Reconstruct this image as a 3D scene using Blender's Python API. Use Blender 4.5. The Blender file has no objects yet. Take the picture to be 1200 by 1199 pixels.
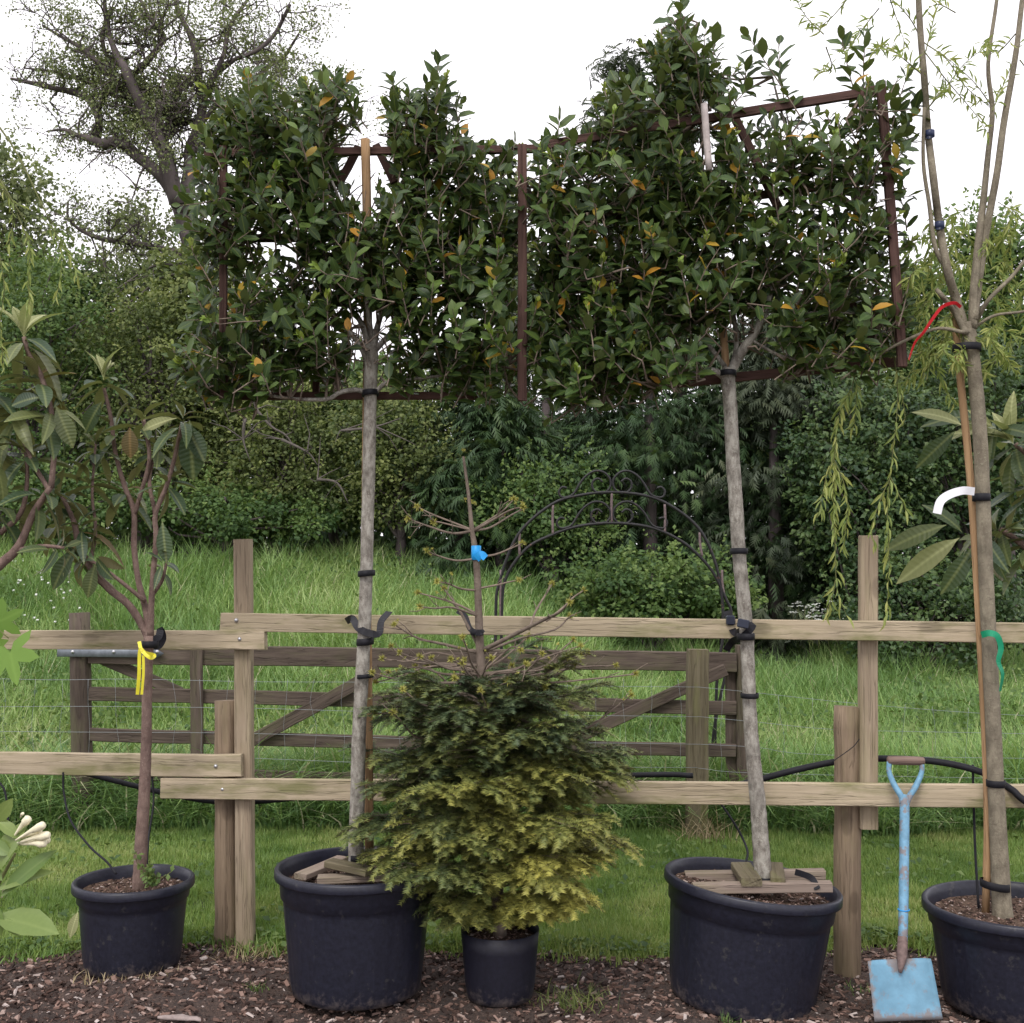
import bpy, bmesh, math, random
import numpy as np
from mathutils import Vector, Matrix

# ------------------------------------------------------------------ camera, sky, sun, exposure
S = bpy.context.scene
C = S.collection
F = 1340.0 / 1200.0
PITCH = math.radians(3.4)
CAMZ = 1.6
cam = bpy.data.cameras.new("camera"); camo = bpy.data.objects.new("camera", cam); C.objects.link(camo)
camo.location = (0, 0, CAMZ); camo.rotation_euler = (math.radians(90) + PITCH, 0, 0)
cam.sensor_width = 36; cam.lens = 36 * F; cam.clip_end = 600; cam.clip_start = 0.05
S.camera = camo

SUN_EL, SUN_ROT = math.radians(52), math.radians(200)
w = bpy.data.worlds.new("World"); S.world = w; w.use_nodes = True
nt = w.node_tree; nt.nodes.clear()
out = nt.nodes.new("ShaderNodeOutputWorld"); mx = nt.nodes.new("ShaderNodeMixShader")
b1 = nt.nodes.new("ShaderNodeBackground"); b2 = nt.nodes.new("ShaderNodeBackground")
sky = nt.nodes.new("ShaderNodeTexSky"); sky.sky_type = 'NISHITA'; sky.sun_disc = False
sky.sun_elevation = SUN_EL; sky.sun_rotation = SUN_ROT
nt.links.new(sky.outputs[0], b1.inputs[0]); b1.inputs[1].default_value = 0.1
ns = nt.nodes.new("ShaderNodeTexNoise"); ns.inputs['Scale'].default_value = 1.6; ns.inputs['Detail'].default_value = 4
cr = nt.nodes.new("ShaderNodeValToRGB")
cr.color_ramp.elements[0].position = .22; cr.color_ramp.elements[0].color = (.64, .625, .70, 1)
cr.color_ramp.elements[1].position = .55; cr.color_ramp.elements[1].color = (1.0, .965, 1.01, 1)
tc = nt.nodes.new("ShaderNodeTexCoord"); nt.links.new(tc.outputs['Generated'], ns.inputs['Vector'])
nt.links.new(ns.outputs['Fac'], cr.inputs[0]); nt.links.new(cr.outputs[0], b2.inputs[0]); b2.inputs[1].default_value = 1.12
mx.inputs[0].default_value = 0.93
nt.links.new(b1.outputs[0], mx.inputs[1]); nt.links.new(b2.outputs[0], mx.inputs[2]); nt.links.new(mx.outputs[0], out.inputs[0])

sl = bpy.data.lights.new("sun", 'SUN'); sl.energy = 1.3; sl.angle = math.radians(20); sl.color = (1, .96, .9)
so = bpy.data.objects.new("sun", sl); C.objects.link(so)
# towards camera-left/behind, high
sd = Vector((math.sin(SUN_ROT) * math.cos(SUN_EL), math.cos(SUN_ROT) * math.cos(SUN_EL), math.sin(SUN_EL)))
so.rotation_euler = sd.to_track_quat('Z', 'Y').to_euler()
so.location = (0, 0, 20)
S.view_settings.view_transform = 'Standard'; S.view_settings.look = 'None'
S.view_settings.exposure = 0.56; S.view_settings.gamma = 1; S.view_settings.use_curve_mapping = False
S.render.engine = 'CYCLES'
S.cycles.max_bounces = 6; S.cycles.transparent_max_bounces = 4; S.cycles.diffuse_bounces = 3
S.cycles.transmission_bounces = 3; S.cycles.glossy_bounces = 2

# ------------------------------------------------------------------ helpers
def P(px, py, Y):
    """a point of the place seen at a pixel of the photograph, at distance Y from the camera"""
    u = (px - 600) / 1340.0; v = -(py - 599.5) / 1340.0
    dy = math.cos(PITCH) - v * math.sin(PITCH); dz = math.sin(PITCH) + v * math.cos(PITCH)
    return np.array([u / dy * Y, Y, CAMZ + dz / dy * Y])
def V(*a): return np.array(a, float)
def nrm(a):
    a = np.asarray(a, float); return a / (np.linalg.norm(a, axis=-1, keepdims=True) + 1e-9)

_g = np.random.RandomState(7).rand(256, 256)
def vnoise(x, y, s=0):
    x = np.asarray(x, float) + s * 17.3; y = np.asarray(y, float) + s * 9.1
    xi = np.floor(x).astype(int); yi = np.floor(y).astype(int); fx = x - xi; fy = y - yi
    fx = fx * fx * (3 - 2 * fx); fy = fy * fy * (3 - 2 * fy)
    a = _g[xi & 255, yi & 255]; b = _g[(xi + 1) & 255, yi & 255]; c = _g[xi & 255, (yi + 1) & 255]; d = _g[(xi + 1) & 255, (yi + 1) & 255]
    return (a * (1 - fx) + b * fx) * (1 - fy) + (c * (1 - fx) + d * fx) * fy
def sstep(t): t = np.clip(t, 0, 1); return t * t * (3 - 2 * t)
def terrain(x, y):
    x = np.asarray(x, float); y = np.asarray(y, float)
    u = x / np.maximum(y, 1.0)
    A = 1.62 - 1.20 * sstep((u + 0.02) / 0.16)
    z = A * sstep((y - 8.3) / 7.0) + 0.22 * sstep((y - 15) / 8)
    z = z + (vnoise(x * .5, y * .5) - .5) * .3 * sstep((y - 8) / 3)
    z = z + 3.0 * sstep((y - 30) / 60)
    return z

class Buf:
    def __init__(s): s.v = []; s.f = []; s.t = []; s.uv = []; s.mi = []; s.n = 0
    def add(s, v, faces, tint=None, uv=None, mi=0):
        """v (n,3); faces list of index arrays (k,3) or (k,4)"""
        v = np.asarray(v, float)
        if tint is None: tint = np.full(len(v), .5)
        elif np.isscalar(tint): tint = np.full(len(v), float(tint))
        if uv is None: uv = np.zeros((len(v), 2))
        for f in faces:
            f = np.asarray(f, int)
            if len(f): s.f.append(f + s.n); s.mi.append(np.full(len(f), mi))
        s.v.append(v); s.t.append(tint); s.uv.append(uv); s.n += len(v)
    def tube(s, pts, rad, n=8, tint=.5, cap=True, mi=0, smooth_k=0, jit=0, rs=None):
        pts = np.asarray(pts, float); rad = np.asarray(rad, float) if not np.isscalar(rad) else np.full(len(pts), rad)
        if smooth_k: pts, rad = catmull(pts, rad, smooth_k)
        m = len(pts)
        T = np.gradient(pts, axis=0); T = nrm(T)
        up = V(0, 0, 1) if abs(T[0][2]) < .8 else V(0, 1, 0)
        N = np.zeros_like(T); N[0] = nrm(np.cross(T[0], up))
        for i in range(1, m):
            q = N[i - 1] - T[i] * np.dot(N[i - 1], T[i]); N[i] = q / (np.linalg.norm(q) + 1e-9)
        B = np.cross(T, N)
        a = np.arange(n) * 2 * math.pi / n
        ra = rad[:, None] * np.ones(n)[None]
        if jit and rs is not None: ra = ra * (1 + jit * (rs.rand(m, n) - .5))
        ring = pts[:, None] + ra[..., None] * (N[:, None] * np.cos(a)[None, :, None] + B[:, None] * np.sin(a)[None, :, None])
        v = ring.reshape(-1, 3)
        i = np.arange(m - 1)[:, None] * n; j = np.arange(n)[None]; j2 = (j + 1) % n
        q = np.stack([i + j, i + j2, i + n + j2, i + n + j], -1).reshape(-1, 4)
        fs = [q]
        if cap:
            v = np.vstack([v, pts[:1], pts[-1:]]); c0 = m * n; c1 = c0 + 1; jj = np.arange(n); jk = (jj + 1) % n
            fs.append(np.stack([jk, jj, np.full(n, c0)], -1)); e = (m - 1) * n
            fs.append(np.stack([e + jj, e + jk, np.full(n, c1)], -1))
        s.add(v, fs, tint, mi=mi)
    def box(s, M, sx, sy, sz, tint=.5, mi=0, bev=0.0):
        """box centred on M with an optional chamfer"""
        if bev > 0:
            vs = []
            for x in (-1, 1):
                for y in (-1, 1):
                    for z in (-1, 1):
                        X, Y, Z = x * sx / 2, y * sy / 2, z * sz / 2
                        vs += [(X - x * bev, Y - y * bev, Z), (X - x * bev, Y, Z - z * bev), (X, Y - y * bev, Z - z * bev)]
            bm = bmesh.new(); [bm.verts.new(p) for p in vs]
            bmesh.ops.convex_hull(bm, input=bm.verts); bm.verts.ensure_lookup_table(); bm.verts.index_update()
            v = np.array([p.co[:] for p in bm.verts]); f = np.array([[q.index for q in fc.verts] for fc in bm.faces if len(fc.verts) == 3]); bm.free()
            s.add(xf(M, v), [f], tint, mi=mi); return
        v = np.array([(x * sx / 2, y * sy / 2, z * sz / 2) for x in (-1, 1) for y in (-1, 1) for z in (-1, 1)])
        f = np.array([(0, 1, 3, 2), (4, 6, 7, 5), (0, 4, 5, 1), (2, 3, 7, 6), (0, 2, 6, 4), (1, 5, 7, 3)])
        s.add(xf(M, v), [f], tint, mi=mi)
    def scatter(s, tv, tf, pos, ax, nr, ln, wd=None, tint=None, tuv=None):
        """copies of a leaf template: tv (k,3) x side, y along, z normal"""
        pos = np.asarray(pos, float); N = len(pos)
        if N == 0: return
        ln = np.broadcast_to(ln, (N,)); wd = ln if wd is None else np.broadcast_to(wd, (N,))
        ax = nrm(ax); sd_ = nrm(np.cross(ax, nr)); nz = np.cross(sd_, ax)
        v = pos[:, None] + sd_[:, None] * (tv[None, :, 0:1] * wd[:, None, None]) + ax[:, None] * (tv[None, :, 1:2] * ln[:, None, None]) + nz[:, None] * (tv[None, :, 2:3] * ln[:, None, None])
        k = len(tv); fs = []
        for f in tf:
            f = np.asarray(f); fs.append((f[None] + (np.arange(N) * k)[:, None, None]).reshape(-1, f.shape[1]))
        t = np.full(N, .5) if tint is None else np.asarray(tint)
        s.add(v.reshape(-1, 3), fs, np.repeat(t, k), None if tuv is None else np.tile(tuv, (N, 1)))
    def mesh(s, name, mats, smooth=True, uvs=False, off=None):
        me = bpy.data.meshes.new(name)
        v = np.vstack(s.v) if s.v else np.zeros((0, 3))
        if off is not None: v = v - off
        me.vertices.add(len(v)); me.vertices.foreach_set('co', v.astype(np.float32).ravel())
        tot = np.concatenate([np.full(len(f), f.shape[1]) for f in s.f]); li = np.concatenate([f.ravel() for f in s.f])
        me.loops.add(len(li)); me.loops.foreach_set('vertex_index', li.astype(np.int32))
        me.polygons.add(len(tot)); st = np.concatenate([[0], np.cumsum(tot)[:-1]])
        me.polygons.foreach_set('loop_start', st.astype(np.int32))
        me.polygons.foreach_set('material_index', np.concatenate(s.mi).astype(np.int32))
        me.polygons.foreach_set('use_smooth', np.full(len(tot), smooth))
        a = me.attributes.new('tint', 'FLOAT', 'POINT'); a.data.foreach_set('value', np.concatenate(s.t).astype(np.float32))
        if uvs:
            ul = me.uv_layers.new(name='UVMap'); ul.data.foreach_set('uv', np.vstack(s.uv)[li].astype(np.float32).ravel())
        me.update(calc_edges=True); me.validate()
        for m in (mats if isinstance(mats, (list, tuple)) else [mats]): me.materials.append(m)
        return me

def xf(M, v):
    A = np.array(M); return v @ A[:3, :3].T + A[:3, 3]
def catmull(p, r, k):
    p = np.vstack([2 * p[0] - p[1], p, 2 * p[-1] - p[-2]]); r = np.concatenate([[r[0]], r, [r[-1]]])
    op, orr = [], []
    for i in range(1, len(p) - 2):
        for j in range(k):
            t = j / k
            op.append(.5 * ((2 * p[i]) + (-p[i - 1] + p[i + 1]) * t + (2 * p[i - 1] - 5 * p[i] + 4 * p[i + 1] - p[i + 2]) * t * t + (-p[i - 1] + 3 * p[i] - 3 * p[i + 1] + p[i + 2]) * t ** 3))
            orr.append(r[i] * (1 - t) + r[i + 1] * t)
    op.append(p[-2]); orr.append(r[-2]); return np.array(op), np.array(orr)

W = {}     # world matrices of what is built
def link(o, parent=None, M=None):
    M = Matrix.Identity(4) if M is None else M
    C.objects.link(o); W[o.name] = M
    if parent is not None: o.parent = parent; o.matrix_local = W[parent.name].inverted() @ M
    else: o.matrix_world = M
    return o
def tag(o, label=None, cat=None, group=None, kind=None):
    if label: o['label'] = label
    if cat: o['category'] = cat
    if group: o['group'] = group
    if kind: o['kind'] = kind
    return o
def thing(name, label, cat, loc, group=None):
    o = bpy.data.objects.new(name, None); o.empty_display_size = .1
    link(o, None, Matrix.Translation(Vector(loc))); return tag(o, label, cat, group)
def mk(name, buf, mat, parent=None, kind=None, smooth=True, uvs=False, base=None, label=None, M=None):
    """mesh object from a buffer in world coordinates (or local ones when M is given)"""
    if M is None:
        b = V(*W[parent.name].translation) if (parent is not None and base is None) else (base if base is not None else np.zeros(3))
        M = Matrix.Translation(Vector(b)); off = b
    else: off = None
    o = bpy.data.objects.new(name, buf.mesh(name, mat, smooth, uvs, off)); link(o, parent, M)
    if kind: o['kind'] = kind
    if label: o['label'] = label
    return o
def single(name, label, cat, buf, mat, base, group=None, smooth=True, kind=None):
    return tag(mk(name, buf, mat, None, kind, smooth, base=np.asarray(base, float)), label, cat, group)
def frame(p0, p1, up=(0, 0, 1)):
    """matrix: x along p0->p1, z near up, at the middle"""
    p0 = Vector(p0); p1 = Vector(p1); x = (p1 - p0).normalized(); y = Vector(up).cross(x).normalized(); z = x.cross(y)
    M = Matrix((x, y, z)).transposed().to_4x4(); M.translation = (p0 + p1) / 2; return M, (p1 - p0).length

# ------------------------------------------------------------------ materials
def newmat(name):
    m = bpy.data.materials.new(name); m.use_nodes = True; n = m.node_tree; return m, n, n.nodes['Principled BSDF']
def nd(n, t, **kw):
    q = n.nodes.new(t)
    for k, v in kw.items():
        if k in q.inputs: q.inputs[k].default_value = v
        else: setattr(q, k, v)
    return q
def ramp(n, src, stops):
    r = n.nodes.new("ShaderNodeValToRGB"); e = r.color_ramp.elements
    while len(e) < len(stops): e.new(.5)
    for a, (p, c) in zip(e, stops): a.position = p; a.color = (*c, 1)
    n.links.new(src, r.inputs[0]); return r.outputs[0]
def mixc(n, fac, a, b, bt='MIX'):
    q = n.nodes.new("ShaderNodeMix"); q.data_type = 'RGBA'; q.blend_type = bt
    for s, i in ((fac, 0), (a, 6), (b, 7)):
        if hasattr(s, 'links') or hasattr(s, 'is_linked'): n.links.new(s, q.inputs[i])
        else: q.inputs[i].default_value = s if i == 0 else (*s, 1)
    return q.outputs[2]
def math_(n, op, a, b=None, clamp=False):
    q = n.nodes.new("ShaderNodeMath"); q.operation = op; q.use_clamp = clamp
    for s, i in ((a, 0), (b, 1)):
        if s is None: continue
        if hasattr(s, 'is_linked'): n.links.new(s, q.inputs[i])
        else: q.inputs[i].default_value = s
    return q.outputs[0]
def noise(n, scale, detail=4, rough=.6, stretch=None, coord='Object'):
    t = n.nodes.new("ShaderNodeTexCoord"); q = nd(n, "ShaderNodeTexNoise", Scale=scale, Detail=detail, Roughness=rough)
    src = t.outputs[coord]
    if stretch:
        mp = n.nodes.new("ShaderNodeMapping"); mp.inputs['Scale'].default_value = stretch; n.links.new(src, mp.inputs[0]); src = mp.outputs[0]
    n.links.new(src, q.inputs['Vector']); return q.outputs['Fac']
def bump(n, bs, h, strength=.4, dist=.01):
    q = nd(n, "ShaderNodeBump", Strength=strength, Distance=dist); n.links.new(h, q.inputs['Height']); n.links.new(q.outputs[0], bs.inputs['Normal'])

def leafmat(name, stops, rough=.45, trans=.25, rnd=0.0, veins=False, back=None, spec=.4, midrib=False):
    m, n, b = newmat(name)
    at = n.nodes.new("ShaderNodeAttribute"); at.attribute_name = 'tint'; fac = at.outputs['Fac']
    if rnd:
        oi = n.nodes.new("ShaderNodeObjectInfo"); fac = math_(n, 'ADD', fac, math_(n, 'MULTIPLY', math_(n, 'SUBTRACT', oi.outputs['Random'], .5), rnd), True)
    col = ramp(n, fac, stops)
    nz = noise(n, 18, 2)
    col = mixc(n, math_(n, 'MULTIPLY', nz, .35), col, (stops[0][1][0] * .6, stops[0][1][1] * .6, stops[0][1][2] * .6))
    if veins or midrib:
        t = n.nodes.new("ShaderNodeTexCoord"); sp = n.nodes.new("ShaderNodeSeparateXYZ"); n.links.new(t.outputs['UV'], sp.inputs[0])
        au = math_(n, 'ABSOLUTE', math_(n, 'SUBTRACT', sp.outputs[0], .5))
        mid = math_(n, 'SUBTRACT', 1, math_(n, 'MULTIPLY', au, 26, False), True)
        col = mixc(n, math_(n, 'MULTIPLY', mid, .5 if veins else .28), col, tuple(min(1, c * (1.8 if veins else 1.1) + .02) for c in stops[-1][1]))
        if veins:
            s_ = math_(n, 'SINE', math_(n, 'MULTIPLY', math_(n, 'SUBTRACT', sp.outputs[1], math_(n, 'MULTIPLY', au, .42)), 82))
            bump(n, b, s_, .2, .003)
            col = mixc(n, math_(n, 'MULTIPLY', math_(n, 'POWER', math_(n, 'MULTIPLY', math_(n, 'ADD', s_, 1), .5), 6), .05), col, tuple(min(1, c * 1.8 + .02) for c in stops[-1][1]))
    if back:
        g = n.nodes.new("ShaderNodeNewGeometry"); col = mixc(n, g.outputs['Backfacing'], col, back)
    n.links.new(col, b.inputs['Base Color']); b.inputs['Roughness'].default_value = rough
    b.inputs['Specular IOR Level'].default_value = spec
    tr = n.nodes.new("ShaderNodeBsdfTranslucent"); q = n.nodes.new("ShaderNodeMixShader"); q.inputs[0].default_value = trans
    tcol = mixc(n, .5, col, (.25, .34, .05)); n.links.new(tcol, tr.inputs[0])
    o = n.nodes['Material Output']; n.links.new(b.outputs[0], q.inputs[1]); n.links.new(tr.outputs[0], q.inputs[2]); n.links.new(q.outputs[0], o.inputs[0])
    return m
def add_dirt(m, col, sc=30, lo=.76, hi=1.0):
    n = m.node_tree; b = n.nodes['Principled BSDF']; src = b.inputs['Base Color'].links[0].from_socket
    at = n.nodes.new("ShaderNodeAttribute"); at.attribute_name = 'tint'; z = noise(n, sc, 6, .7)
    f = ramp(n, math_(n, 'ADD', math_(n, 'MULTIPLY', at.outputs['Fac'], .5), z), [(lo, (0, 0, 0)), (hi, (.8, .8, .8))]); n.links.new(mixc(n, f, src, col), b.inputs['Base Color'])
    return m
def woodmat(name, c1, c2, green=.35, rough=.8, gcol=(.16, .17, .055), knots=True, grainscale=1.0, dark=.5):
    m, n, b = newmat(name)
    oi = n.nodes.new("ShaderNodeObjectInfo")
    t = n.nodes.new("ShaderNodeTexCoord"); ad = n.nodes.new("ShaderNodeVectorMath"); ad.operation = 'ADD'
    cb = n.nodes.new("ShaderNodeCombineXYZ"); n.links.new(math_(n, 'MULTIPLY', oi.outputs['Random'], 37), cb.inputs[0])
    n.links.new(t.outputs['Object'], ad.inputs[0]); n.links.new(cb.outputs[0], ad.inputs[1])
    def nz(scale, st, det=5):
        mp = n.nodes.new("ShaderNodeMapping"); mp.inputs['Scale'].default_value = st; n.links.new(ad.outputs[0], mp.inputs[0])
        q = nd(n, "ShaderNodeTexNoise", Scale=scale, Detail=det, Roughness=.65); n.links.new(mp.outputs[0], q.inputs['Vector']); return q.outputs['Fac']
    g1 = nz(1, (3.5, 70 * grainscale, 70 * grainscale)); g2 = nz(1, (1.6, 9, 9), 3); g3 = nz(1, (3, 14, 14), 5)
    col = ramp(n, g1, [(.3, c2), (.72, c1)])
    col = mixc(n, math_(n, 'MULTIPLY', ramp(n, g2, [(.35, (0, 0, 0)), (.75, (1, 1, 1))]), .5), col, tuple(x * dark for x in c2))
    col = mixc(n, math_(n, 'MULTIPLY', ramp(n, g3, [(.48, (0, 0, 0)), (.66, (1, 1, 1))]), green), col, gcol)
    if knots:
        mp = n.nodes.new("ShaderNodeMapping"); mp.inputs['Scale'].default_value = (4.2, 7, 8); n.links.new(ad.outputs[0], mp.inputs[0])
        vo = nd(n, "ShaderNodeTexVoronoi", Scale=1); n.links.new(mp.outputs[0], vo.inputs['Vector'])
        k = ramp(n, vo.outputs['Distance'], [(.0, (1, 1, 1)), (.17, (.7, .7, .7)), (.23, (0, 0, 0))])
        col = mixc(n, math_(n, 'MULTIPLY', k, .55), col, tuple(x * .35 for x in c2))
    g4 = nz(1, (.9, 26 * grainscale, 26 * grainscale), 3); crack = ramp(n, g4, [(.485, (0, 0, 0)), (.5, (1, 1, 1)), (.515, (0, 0, 0))])
    col = mixc(n, math_(n, 'MULTIPLY', crack, .32), col, tuple(x * .3 for x in c2))
    n.links.new(col, b.inputs['Base Color']); b.inputs['Roughness'].default_value = rough; b.inputs['Specular IOR Level'].default_value = .2
    bump(n, b, math_(n, 'SUBTRACT', g1, crack), .6, .005); return m
def barkmat(name, c1, c2, c3, scale=14, st=(1, 1, .45)):
    m, n, b = newmat(name)
    a = noise(n, scale, 6, .7, st); l = noise(n, scale * 3.2, 5, .7); s_ = noise(n, scale * .4, 3, .6)
    r_ = noise(n, scale * .9, 4, .6, (1, 1, 4.5))
    col = ramp(n, a, [(.34, c2), (.6, c1)])
    col = mixc(n, ramp(n, l, [(.56, (0, 0, 0)), (.68, (.75, .75, .75))]), col, c3)
    col = mixc(n, math_(n, 'MULTIPLY', ramp(n, s_, [(.45, (0, 0, 0)), (.7, (1, 1, 1))]), .5), col, tuple(x * .55 for x in c2))
    col = mixc(n, ramp(n, r_, [(.64, (0, 0, 0)), (.72, (.5, .5, .5))]), col, tuple(x * .4 for x in c2))
    n.links.new(col, b.inputs['Base Color']); b.inputs['Roughness'].default_value = .85; b.inputs['Specular IOR Level'].default_value = .2
    bump(n, b, math_(n, 'ADD', a, math_(n, 'MULTIPLY', l, .5)), .9, .008); return m
def plain(name, col, rough=.6, var=.3, scale=20, spec=.3, metal=0, bs=.15, col2=None, thr=None):
    m, n, b = newmat(name); z = noise(n, scale, 5)
    c = ramp(n, z, [(.3, tuple(x * (1 - var) for x in col)), (.7, tuple(min(1, x * (1 + var)) for x in col))])
    if col2:
        z2 = noise(n, scale * .35, 6, .7); c = mixc(n, ramp(n, z2, [(thr, (0, 0, 0)), (thr + .05, (1, 1, 1))]), c, col2)
    n.links.new(c, b.inputs['Base Color']); b.inputs['Roughness'].default_value = rough
    b.inputs['Specular IOR Level'].default_value = spec; b.inputs['Metallic'].default_value = metal
    bump(n, b, z, bs, .003); return m
def tintmat(name, stops, rough=.9, spec=.1, bs=0):
    m, n, b = newmat(name); at = n.nodes.new("ShaderNodeAttribute"); at.attribute_name = 'tint'
    n.links.new(ramp(n, at.outputs['Fac'], stops), b.inputs['Base Color']); b.inputs['Roughness'].default_value = rough
    b.inputs['Specular IOR Level'].default_value = spec
    if bs: bump(n, b, noise(n, 90, 4), bs, .004)
    return m

M_fence = woodmat("fence_timber", (.60, .50, .36), (.42, .345, .235), green=.72)
M_post = woodmat("post_timber", (.34, .26, .18), (.20, .145, .10), green=.2)
M_postA = woodmat("upright_timber", (.48, .39, .28), (.31, .24, .17), green=.25)
M_gate = woodmat("weathered_gate_timber", (.16, .125, .10), (.07, .052, .043), green=.3, gcol=(.13, .14, .06), knots=False, grainscale=.6)
M_stockpost = woodmat("old_post_timber", (.21, .18, .12), (.12, .10, .06), green=.5, knots=False)
M_batten = woodmat("brown_stained_batten", (.15, .083, .068), (.08, .045, .038), green=.0, knots=False)
M_stake = woodmat("stake_timber", (.55, .36, .20), (.38, .23, .12), green=.05, knots=False)
M_board = woodmat("pale_sawn_board", (.36, .29, .24), (.24, .185, .15), green=.25, knots=False)
M_barkL = barkmat("grey_lichen_bark", (.42, .395, .345), (.14, .12, .10), (.55, .55, .46), 38)
M_barkQ = barkmat("purplish_brown_bark", (.25, .175, .145), (.145, .095, .082), (.34, .27, .22), 36)
M_barkW = barkmat("brown_green_bark", (.28, .245, .18), (.16, .135, .10), (.36, .34, .24), 28)
M_barkF = barkmat("fir_bark", (.22, .175, .14), (.13, .10, .08), (.26, .24, .18), 20)
M_barkD = barkmat("dark_old_bark", (.14, .115, .112), (.065, .052, .054), (.10, .105, .07), 3)
M_twig = plain("grey_brown_twigs", (.21, .165, .13), .9, .35, 30)
M_deadwood = plain('dead_wood', (.11, .095, .085), .9, .35, 8)
M_twigg = plain("green_shoot_stems", (.15, .16, .06), .8, .3, 30)
M_pot = plain("black_plastic", (.0145, .0155, .027), .42, .3, 60, .45, bs=.22, col2=(.038, .037, .042), thr=.60)
M_pot2 = plain("matt_black_plastic", (.009, .009, .018), .55, .3, 60, .4, bs=.22)
for m_ in (M_pot, M_pot2): add_dirt(m_, (.10, .082, .076))
M_rubber = plain("black_rubber", (.010, .010, .014), .65, .2, 40)
M_iron = plain("dark_wrought_iron", (.010, .009, .010), .6, .4, 60, .5, col2=(.10, .05, .035), thr=.62)
M_ironr = plain("rusty_pinkish_iron", (.16, .115, .115), .6, .4, 60, .4)
M_steel = plain("galvanised_steel", (.17, .19, .21), .45, .25, 25, .5, .5)
M_bolt = plain("zinc_bolt", (.5, .5, .52), .35, .1, 25, .5, .8)
M_wire = plain("galvanised_wire", (.30, .33, .34), .5, .1, 25, .5, .4)
M_blue = plain("chipped_blue_paint", (.15, .31, .44), .55, .25, 40, .35, col2=(.21, .20, .21), thr=.53)
M_blade = plain("pale_blue_painted_steel", (.15, .31, .43), .6, .2, 12, .35, col2=(.32, .26, .24), thr=.54)
add_dirt(M_blade, (.22, .165, .14), 40, .60, .80)
M_grip = woodmat("worn_wooden_grip", (.33, .24, .20), (.18, .12, .10), green=0, knots=False)
M_yel = plain("yellow_plastic", (.75, .68, .05), .4, .08); M_red = plain("red_ribbon", (.62, .02, .03), .4, .1)
M_grn = plain("green_tape", (.01, .26, .13), .4, .1); M_blt = plain("blue_tape", (.02, .30, .70), .4, .1)
M_white = plain("white_plastic", (.82, .83, .86), .4, .04)
M_cream = plain("cream_petals", (.82, .76, .55), .6, .1)
M_soil = plain("potting_soil", (.095, .065, .048), .95, .5, 60, .1, bs=.6)
M_laurel = leafmat("glossy_dark_leaf", [(0, (.020, .042, .012)), (.45, (.045, .085, .020)), (.75, (.085, .135, .030)), (.9, (.19, .25, .045)), (.95, (.20, .26, .035)), (1, (.26, .32, .04))], .45, .18, midrib=True, back=(.10, .13, .045), spec=.32, rnd=0)
M_laurelO = leafmat("glossy_dark_leaf_single", [(0, (.024, .050, .015)), (.5, (.058, .105, .026)), (1, (.14, .21, .045))], .45, .18, rnd=.9, midrib=True, back=(.10, .13, .045), spec=.32)
M_yleaf = leafmat("yellowed_leaf", [(0, (.32, .22, .02)), (.5, (.45, .31, .03)), (1, (.50, .24, .03))], .5, .25, rnd=.9, midrib=True)
M_newleaf = leafmat("fresh_tip_leaf", [(0, (.15, .24, .03)), (1, (.26, .36, .05))], .45, .3, rnd=.9, midrib=True)
M_loq = leafmat("ribbed_leaf", [(0, (.035, .07, .04)), (.5, (.075, .115, .05)), (1, (.18, .20, .07))], .42, .22, rnd=1.0, veins=True, back=(.17, .15, .075), spec=.45)
M_loqn = leafmat("downy_young_leaf", [(0, (.28, .30, .12)), (1, (.42, .43, .22))], .6, .3, rnd=.8, veins=True)
M_loqb = leafmat("browned_leaf", [(0, (.09, .085, .04)), (1, (.22, .13, .045))], .6, .2, rnd=.8, veins=True)
M_will = leafmat("narrow_yellowgreen_leaf", [(0, (.24, .32, .09)), (.5, (.38, .46, .14)), (1, (.55, .55, .18))], .5, .4)
M_willO = leafmat("narrow_yellowgreen_leaf_single", [(0, (.24, .32, .09)), (.5, (.38, .46, .14)), (1, (.55, .55, .18))], .5, .4, rnd=.9)
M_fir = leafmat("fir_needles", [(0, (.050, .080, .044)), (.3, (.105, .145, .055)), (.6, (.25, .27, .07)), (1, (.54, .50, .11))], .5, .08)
M_maple = leafmat("bright_lobed_leaf", [(0, (.16, .30, .05)), (1, (.24, .40, .07))], .5, .35, rnd=.8, midrib=True)
M_rhod = leafmat("broad_foreground_leaf", [(0, (.10, .19, .05)), (1, (.26, .33, .10))], .4, .2, rnd=.9, midrib=True)
M_shrubA = leafmat("midgreen_shrub_leaf", [(0, (.04, .09, .025)), (.5, (.10, .175, .045)), (1, (.21, .29, .08))], .6, .3)
M_shrubB = leafmat("olive_shrub_leaf", [(0, (.065, .095, .03)), (.5, (.15, .19, .055)), (1, (.29, .32, .10))], .6, .3)
M_ivy = leafmat("ivy_leaf", [(0, (.020, .05, .018)), (.5, (.06, .115, .036)), (1, (.15, .215, .07))], .5, .2)
M_con = leafmat("conifer_spray", [(0, (.015, .040, .014)), (.5, (.042, .085, .028)), (1, (.11, .165, .05))], .6, .12)
M_conb = leafmat("bluish_conifer_spray", [(0, (.03, .045, .028)), (.5, (.058, .078, .043)), (1, (.12, .14, .07))], .6, .12)
M_oak = leafmat("old_tree_leaf", [(0, (.10, .13, .06)), (.5, (.22, .26, .11)), (1, (.36, .39, .17))], .6, .3)
M_grass = leafmat("meadow_blades", [(0, (.11, .22, .07)), (.4, (.26, .43, .13)), (.8, (.47, .61, .21)), (1, (.66, .62, .40))], .5, .35)
M_lawn = leafmat("lawn_blades", [(0, (.12, .23, .05)), (.5, (.28, .40, .10)), (1, (.50, .52, .20))], .5, .3)
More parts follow.
